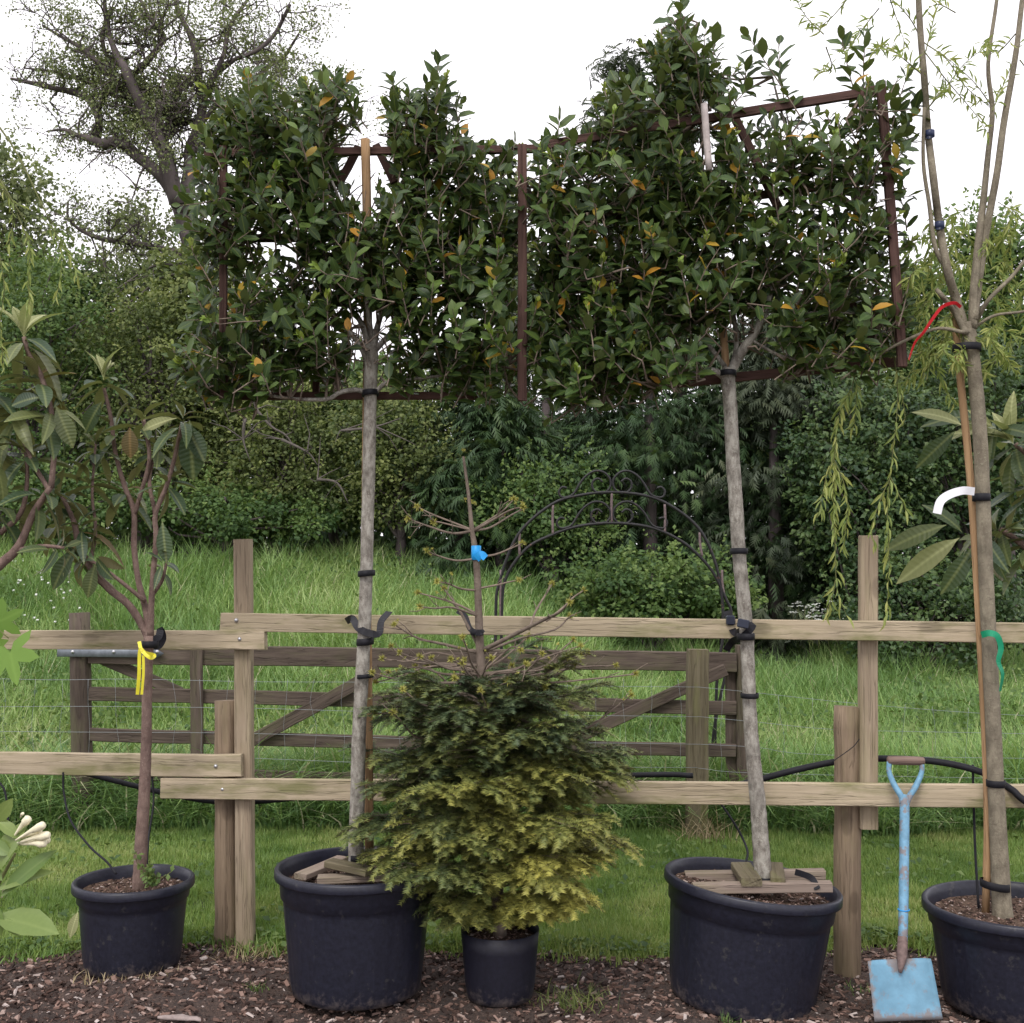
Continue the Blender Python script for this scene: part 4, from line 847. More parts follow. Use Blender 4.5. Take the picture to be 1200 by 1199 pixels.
trained_tree('left square-trained evergreen with straight speckled trunk in a large pot', 4.53,
    [(417, 1045, 19), (417, 1010, 18), (419, 930, 17), (421, 850, 16), (426, 760, 15.5), (429, 680, 15), (432, 560, 15), (434, 470, 15), (435, 420, 17), (437, 405, 13)],
    [[(434, 462, 7, 0), (418, 457, 6, -.02), (398, 460, 5.5, -.03), (382, 468, 5, -.03), (340, 467, 4, -.02), (300, 460, 3, 0), (262, 450, 2.5, 0)], [(438, 462, 6, 0), (452, 449, 5, -.02), (470, 446, 4, -.02), (520, 440, 3, 0), (590, 430, 2, 0)],
     [(433, 425, 9, 0), (422, 405, 7, -.02), (405, 385, 5.5, -.03), (385, 378, 4, -.02), (340, 340, 3, 0), (290, 280, 2, 0)], [(434, 415, 9, 0), (424, 380, 7, .02), (408, 356, 5, .02), (380, 300, 3.5, 0), (350, 200, 2, 0)],
     [(437, 412, 10, 0), (443, 380, 7, 0), (460, 330, 5, -.02), (480, 250, 4, 0), (505, 160, 3, 0), (514, 90, 2, 0)], [(440, 410, 8, 0), (470, 380, 5, .02), (530, 340, 4, .02), (590, 280, 3, 0), (620, 220, 2, 0)],
     [(436, 400, 7, .02), (425, 330, 5, -.06), (400, 240, 3.5, -.06), (370, 180, 3, -.04), (330, 150, 2, 0)]],
    poly1, 1060, dens1, [(512, 165, 514, 66, 14, -.05), (470, 150, 458, 88, 10, 0), (495, 150, 500, 100, 9, -.05), (292, 160, 293, 78, 12, 0), (330, 175, 300, 140, 10, -.1), (395, 170, 393, 82, 13, 0), (535, 160, 533, 120, 8, 0), (270, 180, 262, 150, 8, 0), (365, 260, 335, 165, 9, -.14)], (418, 1040), 31, gaps=((432, 372, 434, 470, (24, .96)), (429, 155, 430, 245, (13, .96)), (612, 185, 612, 470, (9, .75)), (262, 320, 262, 395, (9, .8)), (330, 177, 420, 177, (0, 0))))
poly2 = [(645, 185), (655, 150), (672, 165), (700, 150), (712, 110), (740, 100), (752, 150), (765, 95), (780, 50), (800, 20), (815, 45), (830, 60), (845, 100), (865, 120), (862, 130), (890, 140), (950, 135), (985, 130), (1000, 105), (1045, 95), (1058, 180), (1062, 300), (1060, 400), (1040, 440), (960, 432), (900, 440), (855, 400), (820, 440), (760, 455), (700, 470), (645, 480)]
def dens2(x, y):
    d = np.ones(len(x)); d = np.where((x > 865) & (y < 300), .72, d); d = np.where((x > 870) & (y < 175) & (x < 1000), .25, d); d = np.where((x > 900) & (y > 300), .72, d); d = np.where((x > 825) & (x < 905) & (y > 372), .07, d); d = np.where((np.abs(x - 828) < 14) & (y > 118) & (y < 205), .1, d); d = np.where((x > 640) & (x < 790) & (np.abs(y - 170 + (x - 640) * .2) < 14), .35, d); d = np.where(np.abs(x - 1045 + (y < 250) * 8) < 12, .3, d); return d
trained_tree('right square-trained evergreen with crooked speckled trunk in the tilted pot', 4.50,
    [(895, 1050, 21), (894, 1025, 20), (891, 980, 19), (888, 940, 18), (883, 890, 17), (879, 840, 16), (877, 790, 15.5), (875, 745, 16), (871, 700, 16), (866, 650, 16), (863, 600, 16.5), (859, 540, 16.5), (856, 480, 16), (853, 440, 17), (855, 432, 12)],
    [[(854, 442, 11, 0), (862, 425, 12, 0), (872, 408, 11.5, -.02), (885, 390, 9.5, -.03), (897, 362, 8, -.03), (905, 335, 7, -.02), (915, 290, 5, 0), (930, 200, 4, 0), (905, 90, 2.5, 0)], [(853, 446, 9, 0), (840, 436, 8, -.02), (828, 435, 7, -.02), (806, 443, 5, -.03), (770, 452, 4, -.03), (700, 448, 3, 0)],
     [(858, 432, 8, 0), (863, 400, 6, .02), (855, 340, 5, 0), (840, 260, 4, 0), (820, 140, 3, 0), (800, 20, 2, 0)], [(893, 372, 5, -.03), (930, 368, 4, -.05), (980, 366, 3, -.05), (1030, 370, 2, 0)], [(880, 398, 4, -.03), (910, 415, 3.5, -.05), (945, 425, 2.5, -.05)],
     [(850, 430, 6, .03), (810, 380, 5, .03), (750, 320, 4, 0), (700, 250, 3, 0), (680, 200, 2, 0)], [(902, 345, 5, 0), (950, 300, 4, 0), (1000, 240, 3, 0), (1010, 110, 2, 0)]],
    poly2, 1040, dens2, [(800, 110, 797, 2, 15, 0), (830, 130, 838, 40, 12, 0), (783, 120, 772, 55, 11, 0), (735, 170, 735, 95, 12, 0), (940, 140, 876, 42, 13, -.05), (925, 150, 912, 50, 12, .03), (1008, 130, 985, 40, 12, 0), (1012, 120, 1015, 35, 10, .03), (1045, 150, 1064, 85, 10, -.05), (1050, 160, 1082, 110, 8, -.05), (655, 190, 655, 142, 8, 0), (700, 200, 690, 150, 8, 0), (870, 110, 875, 75, 6, 0)], (893, 1040), 32, gaps=((880, 372, 852, 455, (26, .95)), (826, 118, 831, 202, (10, .95)), (1034, 110, 1058, 425, (9, .6)), (858, 135, 912, 245, (9, .7)), (611, 185, 611, 480, (9, .8))))

# ------------------------------------------------------------------ big-leaved saplings (ribbed leaves)
def ribbed_tree(name, label, Y, stems, whorls, base, seed, singles=(), size=.17):
    r = np.random.RandomState(seed); o = thing(name, label, 'tree', P(base[0], base[1], Y))
    for i, st in enumerate(stems):
        b = Buf(); q = [P(x_, y_, Y + d_) for x_, y_, w_, d_ in st]; b.tube(q, [w_ / 2 / 1340 * Y for _, _, w_, _ in st], 10, smooth_k=5, jit=.12, rs=r); mk('trunk' if i == 0 else 'branch', b, M_barkQ, o)
    for (px, py, dY, dx, dz, n_, kind, sz) in whorls:
        n_ = n_ + 3; sz = sz * 1.08
        c = P(px, py, Y + dY); d = nrm(V(dx, r.normal(0, .2), dz)); up = nrm(np.cross(d, V(0, 1, .2))); v2 = np.cross(d, up); a0 = r.rand() * 6.28
        for j in range(n_):
            a = a0 + j * 2.4; rd = up * math.cos(a) + v2 * math.sin(a); t = j / max(1, n_ - 1)
            ax = nrm(d * (-.35 + 1.15 * t) + rd * (1.05 - .5 * t) + V(0, 0, -.25 * (1 - t))); nr = nrm(d + V(0, -.25, .5) + r.normal(0, .15, 3)); s = size * sz * (1.05 - .4 * t) * r.uniform(.85, 1.2)
            kk = r.randint(4); key, mat = ('g', M_loq)
            if kind == 'n' and t > .55: key, mat = 'n', M_loqn; ax = nrm(d * 1.6 + rd * .5)
            if kind == 'b' and r.rand() < .13: key, mat = 'b', M_loqb
            leaf_obj(o, leaf_mesh(('loq', kk, key), T_loq[kk], mat), c - d * (.05 * (1 - t)), ax, nr, s, s * r.uniform(.78, .98))
    for (x0, y0, x1, y1, dY, key, kk, ws) in singles:
        p, e = P(x0, y0, Y + dY), P(x1, y1, Y + dY - .02); s = np.linalg.norm(e - p); mat = {'g': M_loq, 'n': M_loqn, 'b': M_loqb}[key]
        leaf_obj(o, leaf_mesh(('loq', kk, key), T_loq[kk], mat), p, e - p, V(.2, -1, .5), s, s * ws)
    return o
ribbed_tree('ribbed_leaf_tree', 'multi-stemmed sapling with ribbed leaves growing in the smallest black pot', 4.8,
    [[(163, 1045, 17, 0), (164, 1020, 16, 0), (166, 980, 15, 0), (169, 930, 13.5, 0), (171, 880, 12.5, 0), (172, 830, 12, 0), (173, 780, 12, 0), (175, 745, 13, 0)],
     [(174, 748, 9, 0), (165, 730, 9, 0), (150, 708, 9, -.02), (128, 690, 9, -.03), (108, 668, 8, -.05), (93, 640, 8, -.06), (86, 610, 6, -.06), (72, 580, 5, -.06)],
     [(175, 745, 9, 0), (171, 715, 8, .02), (162, 680, 7, .03), (157, 640, 7, .03), (157, 600, 6.5, .03), (146, 570, 6, .03), (135, 530, 5, .02), (130, 490, 5, 0), (122, 455, 4, 0)],
     [(176, 745, 9, 0), (177, 715, 7.5, -.02), (179, 680, 7, -.03), (183, 630, 6.5, -.03), (182, 603, 6, -.03), (195, 570, 5.5, -.04), (205, 535, 5, -.04), (214, 495, 5, -.05)],
     [(158, 602, 6, .03), (166, 575, 5, .02), (175, 540, 5, 0), (172, 510, 5, 0), (168, 492, 5, 0)], [(182, 603, 5, -.02), (175, 560, 4.5, .03), (186, 520, 4, .05)],
     [(170, 705, 5, 0), (152, 690, 4.5, -.05), (120, 665, 4, -.08), (100, 655, 3.5, -.08)], [(177, 700, 5, 0), (190, 680, 4, -.03), (196, 655, 3, -.04)], [(105, 665, 5, -.05), (112, 620, 4, -.02), (108, 580, 3.5, 0), (112, 520, 3, .02)]],
    [(121, 440, 0, -.1, 1, 10, 'n', .95), (215, 488, -.05, .15, 1, 8, 'b', 1.0), (168, 490, 0, 0, 1, 6, 'g', .9), (188, 518, .05, .3, 1, 7, 'g', .8), (92, 612, -.06, -.3, 1, 9, 'b', .95), (70, 578, -.06, -.6, .7, 7, 'g', .8), (112, 520, .02, 0, 1, 7, 'g', .8), (195, 655, -.04, .5, .8, 5, 'g', .6), (100, 655, -.08, -.8, -.2, 6, 'g', .8), (150, 570, .08, .3, 1, 8, 'b', .9), (135, 500, .03, -.2, 1, 7, 'g', .9), (200, 560, -.03, .5, .9, 6, 'g', .8), (85, 640, 0, -.6, .6, 7, 'g', .9), (60, 610, .05, -.5, .9, 7, 'g', .9), (105, 560, .1, 0, 1, 8, 'b', .9)],
    (163, 1040), 51, [(222, 492, 226, 560, -.06, 'g', 0, 1.2), (216, 494, 240, 540, -.08, 'g', 2, 1.1), (208, 490, 160, 500, -.05, 'n', 0, .9), (120, 470, 95, 505, -.03, 'g', 0, 1.3), (152, 500, 152, 535, -.05, 'b', 0, 1.5), (90, 640, 55, 690, -.1, 'g', 0, 1.0), (112, 660, 100, 700, -.1, 'g', 0, 1.2), (190, 610, 195, 660, -.08, 'g', 2, 1.0)], size=.16)
ribbed_tree('ribbed_leaf_tree', 'big ribbed-leaf shrub cut by the left edge of the photo', 4.55,
    [[(-190, 1160, 16, 0), (-150, 950, 15, 0), (-90, 780, 14, 0), (-30, 690, 13, 0), (0, 662, 12, 0), (22, 640, 10, 0), (40, 600, 8, 0), (60, 570, 7, 0)],
     [(60, 572, 7, 0), (64, 520, 6.5, 0), (60, 480, 6, 0), (48, 440, 6, 0), (34, 415, 5, 0), (28, 395, 5, 0)], [(58, 575, 6, 0), (40, 545, 5, .02), (25, 510, 5, .03), (15, 480, 5, .05)], [(0, 625, 7, .05), (25, 600, 6, .05), (32, 560, 5, .05), (30, 530, 4, .05)],
     [(18, 645, 6, 0), (50, 640, 5, -.02), (75, 642, 4, -.03)], [(-30, 690, 8, 0), (-20, 600, 7, .05), (-15, 520, 6, .05), (-10, 450, 5, .05)]],
    [(28, 392, 0, 0, 1, 12, 'n', 1.1), (15, 478, .05, -.3, 1, 9, 'g', 1.1), (62, 480, 0, .6, .7, 8, 'g', 1.0), (45, 440, 0, -.2, 1, 7, 'b', 1.0), (32, 530, .05, .2, 1, 8, 'g', 1.1), (-8, 450, .05, 0, 1, 10, 'b', 1.1), (0, 590, .05, .3, .8, 9, 'g', 1.0), (55, 575, .05, .5, .5, 7, 'g', 1.1), (75, 642, -.03, 1, .2, 5, 'g', .7), (-10, 520, 0, .2, 1, 9, 'g', 1.1)],
    (-190, 1160), 52, [(50, 465, 10, 470, -.05, 'g', 0, 1.5), (65, 475, 85, 520, -.05, 'g', 0, 1.2)], size=.17)
ribbed_tree('ribbed_leaf_tree', 'ribbed-leaf shrub showing behind the right trunk and white label', 5.1,
    [[(1290, 1100, 16, 0), (1285, 900, 14, 0), (1270, 760, 12, 0), (1240, 680, 10, 0), (1200, 640, 8, 0), (1172, 620, 6, 0)], [(1255, 715, 9, 0), (1245, 620, 8, 0), (1220, 560, 7, 0), (1190, 520, 6, 0)], [(1245, 690, 6, 0), (1240, 650, 5, 0), (1215, 635, 4, 0)]],
    [(1165, 618, 0, -.7, .6, 12, 'g', 1.25), (1185, 516, 0, -.6, .8, 12, 'n', 1.3), (1215, 560, 0, .2, 1, 10, 'g', 1.2), (1208, 632, -.02, -.2, 1, 9, 'g', 1.1), (1150, 632, -.05, -.8, .3, 6, 'g', 1.0), (1160, 500, 0, -.9, .3, 6, 'n', 1.1)],
    (1290, 1100), 53, [(1110, 615, 1045, 632, -.05, 'g', 1, .9), (1125, 630, 1062, 668, -.02, 'n', 3, .9), (1130, 500, 1085, 470, -.05, 'n', 1, .9), (1120, 505, 1080, 540, .03, 'g', 1, 1), (1128, 625, 1098, 585, .02, 'g', 1, 1), (1140, 640, 1108, 695, -.05, 'g', 0, 1.0), (1150, 490, 1098, 478, .04, 'g', 3, 1)], size=.17)

# ------------------------------------------------------------------ narrow-leaved tree at the right, and hanging shoots
def leafy_twig(pts, r, wb, out, rad=.003, dens=60, size=.055, hang=0.0):
    q = np.array(pts); q, rr_ = catmull(q, np.ones(len(q)), 4); wb.tube(q, np.linspace(rad, rad * .35, len(q)), 5, .5, False)
    seg = np.linalg.norm(np.diff(q, axis=0), axis=1); L = seg.sum(); n_ = max(2, int(L * dens)); T = nrm(np.gradient(q, axis=0)); cs = np.concatenate([[0], np.cumsum(seg)])
    for i in range(n_):
        s = L * (.12 + .88 * (i + r.rand()) / n_); k = min(len(q) - 2, np.searchsorted(cs, s) - 1); k = max(k, 0); p = q[k] + (q[k + 1] - q[k]) * ((s - cs[k]) / (seg[k] + 1e-9)); rd = nrm(r.normal(0, 1, 3))
        out.append((p, nrm(T[k] * .7 + rd * .7 + V(0, 0, -hang)), nrm(V(0, -.6, .6) + r.normal(0, .5, 3)), size * r.uniform(.6, 1.25)))
def narrow_leaves(o, recs, r, nobj=300, wd=.17, biggest=None):
    recs.sort(key=lambda q: -q[3] / q[0][1]); me = [leaf_mesh(('will', 0), T_will, M_willO)]
    for (p, ax, nr, s) in recs[:nobj]: leaf_obj(o, me[0], p, ax, nr, s, s * wd)
    rest = recs[nobj:]
    if rest:
        fb = Buf(); fb.scatter(T_will[0], T_will[1], np.array([q[0] for q in rest]), np.array([q[1] for q in rest]), np.array([q[2] for q in rest]), np.array([q[3] for q in rest]), np.array([q[3] for q in rest]) * wd, r.rand(len(rest)))
        mk('foliage', fb, M_will, o, kind='stuff')
WY = 4.41
r = np.random.RandomState(61); wt = thing('narrow_leaved_tree', 'young tree with three upright limbs and fine yellow-green leaves at the right edge', 'tree', P(1175, 1080, WY))
b = Buf(); tr_ = [(1177, 1085, 25), (1174, 1060, 22), (1171, 1000, 20), (1167, 920, 18.5), (1163, 830, 17.5), (1158, 730, 17), (1154, 640, 16.5), (1151, 560, 16.5), (1147, 490, 16.5), (1141, 430, 16.5), (1136, 395, 18), (1134, 378, 15)]
b.tube([P(x_, y_, WY) for x_, y_, _ in tr_], [w_ / 2 / 1340 * WY for _, _, w_ in tr_], 20, smooth_k=6, jit=.04, rs=r); mk('trunk', b, M_barkW, wt)
limbs = [[(1131, 385, 11), (1120, 350, 11), (1110, 315, 10), (1101, 265, 9.5), (1094, 210, 9), (1087, 150, 8.5), (1083, 90, 8), (1078, 30, 7.5), (1074, -60, 6)],
         [(1140, 385, 11), (1141, 345, 10), (1147, 280, 9), (1153, 230, 8), (1158, 180, 7), (1163, 130, 6), (1158, 75, 5), (1168, 0, 4.5), (1172, -60, 4)],
         [(1142, 375, 9), (1147, 330, 9), (1155, 275, 9), (1168, 205, 8.5), (1177, 140, 8), (1190, 66, 7), (1198, 0, 6), (1206, -60, 5)],
         [(1112, 320, 6), (1096, 290, 5.5), (1089, 240, 5), (1082, 190, 4.5), (1083, 126, 4)], [(1142, 380, 7), (1158, 352, 5), (1185, 325, 4.5), (1205, 300, 4), (1230, 270, 3)], [(1133, 392, 9), (1120, 368, 7), (1104, 347, 6), (1098, 340, 5)],
         [(1140, 385, 4), (1165, 370, 3.5), (1200, 365, 3), (1240, 355, 2)], [(1131, 390, 5), (1100, 385, 4), (1070, 395, 4), (1040, 410, 3.5), (1010, 428, 3), (985, 445, 2.5)]]
for lm in limbs:
    b = Buf(); b.tube([P(x_, y_, WY + .02 * r.randn()) for x_, y_, _ in lm], [w_ / 2 / 1340 * WY for _, _, w_ in lm], 10, smooth_k=5, jit=.06, rs=r); mk('limb', b, M_barkW, wt)
wb = Buf(); recs = []
tw = [[(1083, 50), (1110, 70), (1130, 100), (1165, 130)], [(1083, 60), (1110, 95), (1140, 130), (1158, 156)], [(1163, 130), (1180, 90), (1195, 50)], [(1085, 130), (1110, 100), (1130, 75), (1155, 55)], [(1079, 45), (1065, 20), (1040, -5), (1020, -15)], [(1083, 90), (1060, 70), (1040, 55), (1025, 60)], [(1085, 60), (1095, 20), (1110, -20)],
      [(965, 40), (945, 20), (930, -5)], [(968, 55), (975, 80), (960, 85)], [(1000, -10), (975, 20), (955, 35)], [(1163, 126), (1140, 95), (1100, 60)], [(1087, 128), (1100, 110), (1110, 105)], [(1030, 10), (1010, 35), (990, 65)], [(1040, -10), (1050, 20), (1062, 55)], [(1190, 40), (1170, 60), (1150, 50)], [(1195, 70), (1215, 100), (1220, 150)], [(1120, 15), (1100, 5), (1088, 10)]]
for t in tw: leafy_twig([P(x_, y_, WY + r.normal(0, .12)) for x_, y_ in t], r, wb, recs, .0028, 62, .052)
for i in range(46):   # yellow-green fringe round the fork
    x0 = r.uniform(1085, 1235); y0 = r.uniform(235, 400); leafy_twig([P(x0, y0, WY + .12 + r.normal(0, .13)), P(x0 + r.normal(0, 15), y0 + r.uniform(5, 25), WY + .12 + r.normal(0, .13)), P(x0 + r.normal(0, 28), y0 + r.uniform(35, 90), WY + .12 + r.normal(0, .1))], r, wb, recs, .0018, 95, .052, .3)
for i in range(12):
    x0 = r.uniform(1040, 1120); y0 = r.uniform(300, 420); leafy_twig([P(x0 + 20, y0 - 10, WY + .2), P(x0, y0 + 8, WY + .15), P(x0 - 15, y0 + 45, WY + .15)], r, wb, recs, .0018, 90, .05, .3)
for (pts, dn) in (([(1003, 430), (998, 455), (985, 480), (979, 520), (977, 570), (977, 620)], 115), ([(1000, 440), (1004, 455), (1001, 500)], 90), ([(978, 540), (990, 570), (993, 600), (988, 640)], 85), ([(980, 530), (968, 560), (960, 600)], 80), ([(977, 600), (979, 650), (981, 690), (992, 722)], 35), ([(979, 680), (975, 700), (966, 722)], 45), ([(1045, 410), (1060, 480), (1058, 500)], 20), ([(1048, 412), (1052, 470), (1045, 540), (1040, 600), (1042, 660), (1038, 730)], 42), ([(1043, 560), (1030, 590), (1022, 620), (1025, 640)], 60), ([(1044, 560), (1058, 590), (1062, 600)], 60)):
    leafy_twig([P(x_, y_, WY + .1) for x_, y_ in pts], r, wb, recs, .0022, dn, .062, .55)
mk('twigs', wb, M_twigg, wt, kind='stuff'); narrow_leaves(wt, recs, r)
# hanging shoots upper left
r = np.random.RandomState(62); hw = thing('weeping_tree', 'yellow-green weeping shoots hanging in at the upper left edge', 'tree', P(-260, 1150, 4.2)); wb = Buf(); recs = []
b = Buf(); b.tube([P(-260, 1150, 4.2), P(-255, 700, 4.2), P(-240, 300, 4.2), P(-180, 60, 4.2)], [.04, .035, .028, .015], 10, smooth_k=5); mk('trunk', b, M_barkW, hw)
for s in ([(-240, 300), (-150, 120), (-40, 160), (30, 260)], [(-230, 240), (-100, 60), (0, 150), (60, 262)], [(-240, 320), (-120, 200), (-40, 240), (0, 310)]):
    b = Buf(); b.tube([P(x_, y_, 4.2) for x_, y_ in s], [.012, .007, .004, .002], 7, smooth_k=6); mk('branch', b, M_twigg, hw)
for (pts, dn) in (([(-20, 200), (10, 230), (15, 260), (10, 290)], 60), ([(20, 250), (35, 290), (33, 330), (35, 360)], 90), ([(50, 255), (70, 280), (85, 310), (92, 325)], 80), ([(60, 262), (72, 300), (68, 340), (64, 352)], 60), ([(0, 300), (5, 340), (0, 380), (4, 420)], 60), ([(-20, 260), (-5, 300), (12, 310)], 70), ([(0, 220), (14, 235), (25, 242)], 70), ([(-10, 380), (0, 400), (5, 430)], 50)):
    leafy_twig([P(x_, y_, 4.2) for x_, y_ in pts], r, wb, recs, .0018, dn, .045, .5)
mk('twigs', wb, M_twigg, hw, kind='stuff'); narrow_leaves(hw, recs, r)

# ------------------------------------------------------------------ the fir
FY = 4.47
r = np.random.RandomState(71); fir = thing('fir_tree', 'bushy fir with a bare twiggy top in the rimless small pot', 'tree', P(586, 1095, FY))
b = Buf(); ld = [(586, 1098, 16), (582, 1040, 15), (578, 960, 14), (572, 880, 12), (567, 820, 11), (563, 770, 10), (561, 720, 9), (559, 670, 8), (556, 640, 7), (553, 620, 5.5), (549, 580, 4), (543, 535, 3)]
b.tube([P(x_, y_, FY) for x_, y_, _ in ld], [w_ / 2 / 1340 * FY for _, _, w_ in ld], 12, smooth_k=5, jit=.06, rs=r); mk('trunk', b, M_barkF, fir)
def stem_at(py):
    ys_ = [q[1] for q in ld][::-1]; xs_ = [q[0] for q in ld][::-1]; return P(np.interp(py, ys_, xs_), py, FY)
T_need = (np.array([(-.5, 0, 0), (.5, 0, 0), (0, 1, -.08)]), [np.array([(0, 1, 2)])], None)
def needles(b, q, r, L, dens, tint, rad=.0016, nl=.026):
    """needles in flattened ranks along a twig polyline"""
    q = np.array(q); seg = np.diff(q, axis=0); sl_ = np.linalg.norm(seg, axis=1); n_ = max(4, int(sl_.sum() * dens)); cs = np.concatenate([[0], np.cumsum(sl_)]); s = np.linspace(.02, .999, n_) * cs[-1]
    k = np.clip(np.searchsorted(cs, s) - 1, 0, len(seg) - 1); T = nrm(seg)[k]; p = q[k] + T * (s - cs[k])[:, None]
    sd_ = nrm(np.cross(T, V(0, 0, 1) + r.normal(0, .1, 3))); up = np.cross(sd_, T); sg = np.where(np.arange(n_) % 2 == 0, 1, -1)[:, None]; el = r.uniform(-.15, .9, n_)[:, None]
    ax = T * .62 + sd_ * sg * (1 - .35 * el) + up * el * .7 + r.normal(0, .08, (n_, 3)); tf = (s / cs[-1])
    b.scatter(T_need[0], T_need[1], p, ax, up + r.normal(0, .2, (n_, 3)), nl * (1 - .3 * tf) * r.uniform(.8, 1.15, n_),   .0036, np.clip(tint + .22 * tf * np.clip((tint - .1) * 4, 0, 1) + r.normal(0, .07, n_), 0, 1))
def fir_branch(p, d, L, r, tint, sag=.25):
    """a limb that carries flat layered sprays, denser to its end"""
    b = Buf(); d = nrm(d); n_ = 7; q = [p]; dd = d.copy()
    for i in range(n_): dd = nrm(dd + V(0, 0, -sag / n_ - (.25 / n_ if i > 3 else 0)) + r.normal(0, .05, 3)); q.append(q[-1] + dd * L / n_)
    q = np.array(q); b.tube(q, np.linspace(.005, .0016, len(q)), 5, .45, False, mi=1)
    def twig(a, c, dens, tn): b.tube([a, c], [.0016, .0010], 3, .45, False, mi=1); needles(b, [a, (a + c) / 2 + V(0, 0, .004), c], r, 0, dens, tn)
    needles(b, q[4:], r, L, 620, tint + .04)
    for i in range(3, n_ + 1):
        T = nrm(q[i] - q[i - 1]); side = nrm(np.cross(T, V(0, 0, 1)))
        for s in (-1, 1):
            for rep_ in range(2):
                l2 = min(.17, L * .45) * (1 - .35 * (i - 3) / n_) * r.uniform(.7, 1.2); st = q[i] - T * r.uniform(0, 1) * L / n_ + r.normal(0, .006, 3)
                u = nrm(T * .8 + side * s * .65 + V(0, 0, r.uniform(-.55, .05)) + r.normal(0, .1, 3)); m = st + u * l2 * .55; e = m + nrm(u + V(0, 0, -.5)) * l2 * .45; tn = tint + r.normal(0, .06)
                twig(st, m, 560, tn); twig(m, e, 620, tn + .08)
                sd2 = nrm(np.cross(u, V(0, 0, 1)))
                for f_ in (.35, .7):
                    for s2 in (-1, 1): a_ = st + (m - st) * f_ * 1.4; twig(a_, a_ + nrm(u * .85 + sd2 * s2 * .62 + V(0, 0, -.12)) * l2 * .42 * (1.15 - f_ * .5), 600, tn + .1)
    return b
nb = 0
prof = [(1090, 40), (1065, 72), (1040, 108), (1010, 142), (970, 160), (920, 150), (880, 140), (850, 130), (820, 118), (790, 95)]
for py in np.linspace(815, 1058, 24):
    low = (py - 815) / 243; wpx = np.interp(py, [p_[0] for p_ in prof][::-1], [p_[1] for p_ in prof][::-1]); nbr = 8 if low > .2 else 6; a0 = r.rand() * 6.28
    for j in range(nbr):
        a = a0 + j * 6.283 / nbr + r.normal(0, .2)
        if math.sin(a) > .5 and r.rand() < .65: continue
        front = max(0, -math.sin(a)); p = stem_at(py + 14); Lm = wpx / 1340 * FY * (r.uniform(.6, 1.12) if low > .25 else r.uniform(.45, 1.2)) * (1.05 if math.cos(a) > 0 else 1) * (1 - .30 * front)
        rise = .62 - .42 * low + .25 * front + r.normal(0, .10); d = V(math.cos(a), math.sin(a), rise)
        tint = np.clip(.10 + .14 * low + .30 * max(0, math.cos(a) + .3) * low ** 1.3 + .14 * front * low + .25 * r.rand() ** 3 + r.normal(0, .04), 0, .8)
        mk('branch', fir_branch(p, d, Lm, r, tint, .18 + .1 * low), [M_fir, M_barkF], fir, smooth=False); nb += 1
# bare twiggy top with bud tufts
T_tuft = Buf()
def tuft(b, p, r, s=.012, n_=26):
    d = nrm(r.normal(0, 1, (n_, 3)) + V(0, 0, .5)); b.scatter(T_need[0], T_need[1], np.repeat(p[None], n_, 0), d, nrm(r.normal(0, 1, (n_, 3))), s * r.uniform(.7, 1.3, n_), .0045, .74 + .26 * r.rand(n_))
bare = [((556, 622), [(530, 625), (500, 616), (478, 608)], 4), ((556, 622), [(530, 612), (505, 602), (489, 594)], 3), ((556, 622), [(580, 608), (598, 598), (613, 594)], 3.5), ((556, 622), [(575, 618), (600, 603), (612, 597)], 3), ((556, 620), [(572, 610), (590, 598), (602, 585)], 2.5), ((556, 622), [(535, 617), (515, 612), (508, 612)], 2.5),
        ((557, 655), [(535, 657), (515, 652), (500, 646)], 3), ((557, 653), [(580, 650), (600, 642), (612, 637)], 3), ((559, 692), [(540, 690), (525, 684), (512, 682)], 3), ((559, 690), [(580, 686), (597, 682), (608, 680)], 3),
        ((560, 720), [(535, 708), (510, 700), (490, 695)], 3.5), ((560, 722), [(530, 712), (510, 713), (492, 711)], 3), ((566, 762), [(600, 745), (640, 725), (655, 718), (668, 706)], 6), ((640, 728), [(660, 712), (672, 700), (684, 692)], 3), ((620, 738), [(628, 716), (640, 696), (647, 684)], 3.5), ((566, 765), [(610, 748), (650, 738), (668, 722)], 4),
        ((562, 760), [(540, 718), (528, 700), (520, 690)], 4), ((560, 765), [(520, 755), (490, 748), (462, 732)], 5), ((560, 780), [(520, 778), (480, 775), (458, 758)], 4.5), ((555, 790), [(520, 790), (490, 782), (455, 788)], 4), ((560, 790), [(600, 785), (640, 770), (680, 757)], 4.5), ((565, 795), [(620, 792), (680, 782), (722, 780)], 4),
        ((560, 800), [(500, 800), (460, 795), (436, 788)], 4), ((600, 790), [(640, 780), (660, 760), (672, 750)], 3), ((600, 840), [(670, 860), (720, 830), (740, 815)], 4), ((520, 860), [(490, 865), (470, 845), (460, 835)], 3), ((563, 790), [(585, 770), (600, 758), (610, 762)], 3), ((563, 800), [(570, 780), (582, 765), (576, 772)], 2.5), ((540, 770), [(505, 765), (480, 775), (448, 772)], 3), ((535, 780), [(500, 782), (470, 792), (440, 800)], 3), ((580, 795), [(640, 800), (700, 795), (745, 790)], 3), ((580, 800), [(625, 795), (665, 775), (680, 768)], 3)]
for k_ in range(34):
    a_ = r.uniform(-1, 1); x0, y0 = 565 + r.normal(0, 8), r.uniform(785, 860); x1 = x0 + a_ * r.uniform(70, 165); y1 = y0 - r.uniform(0, 55) + 12 * abs(a_)
    bare.append(((x0, y0), [(x0 + (x1 - x0) * .4 + r.normal(0, 5), y0 + (y1 - y0) * .3 + r.normal(0, 4)), (x0 + (x1 - x0) * .75, y0 + (y1 - y0) * .6 + r.normal(0, 4)), (x1, y1)], r.uniform(2.4, 4)))
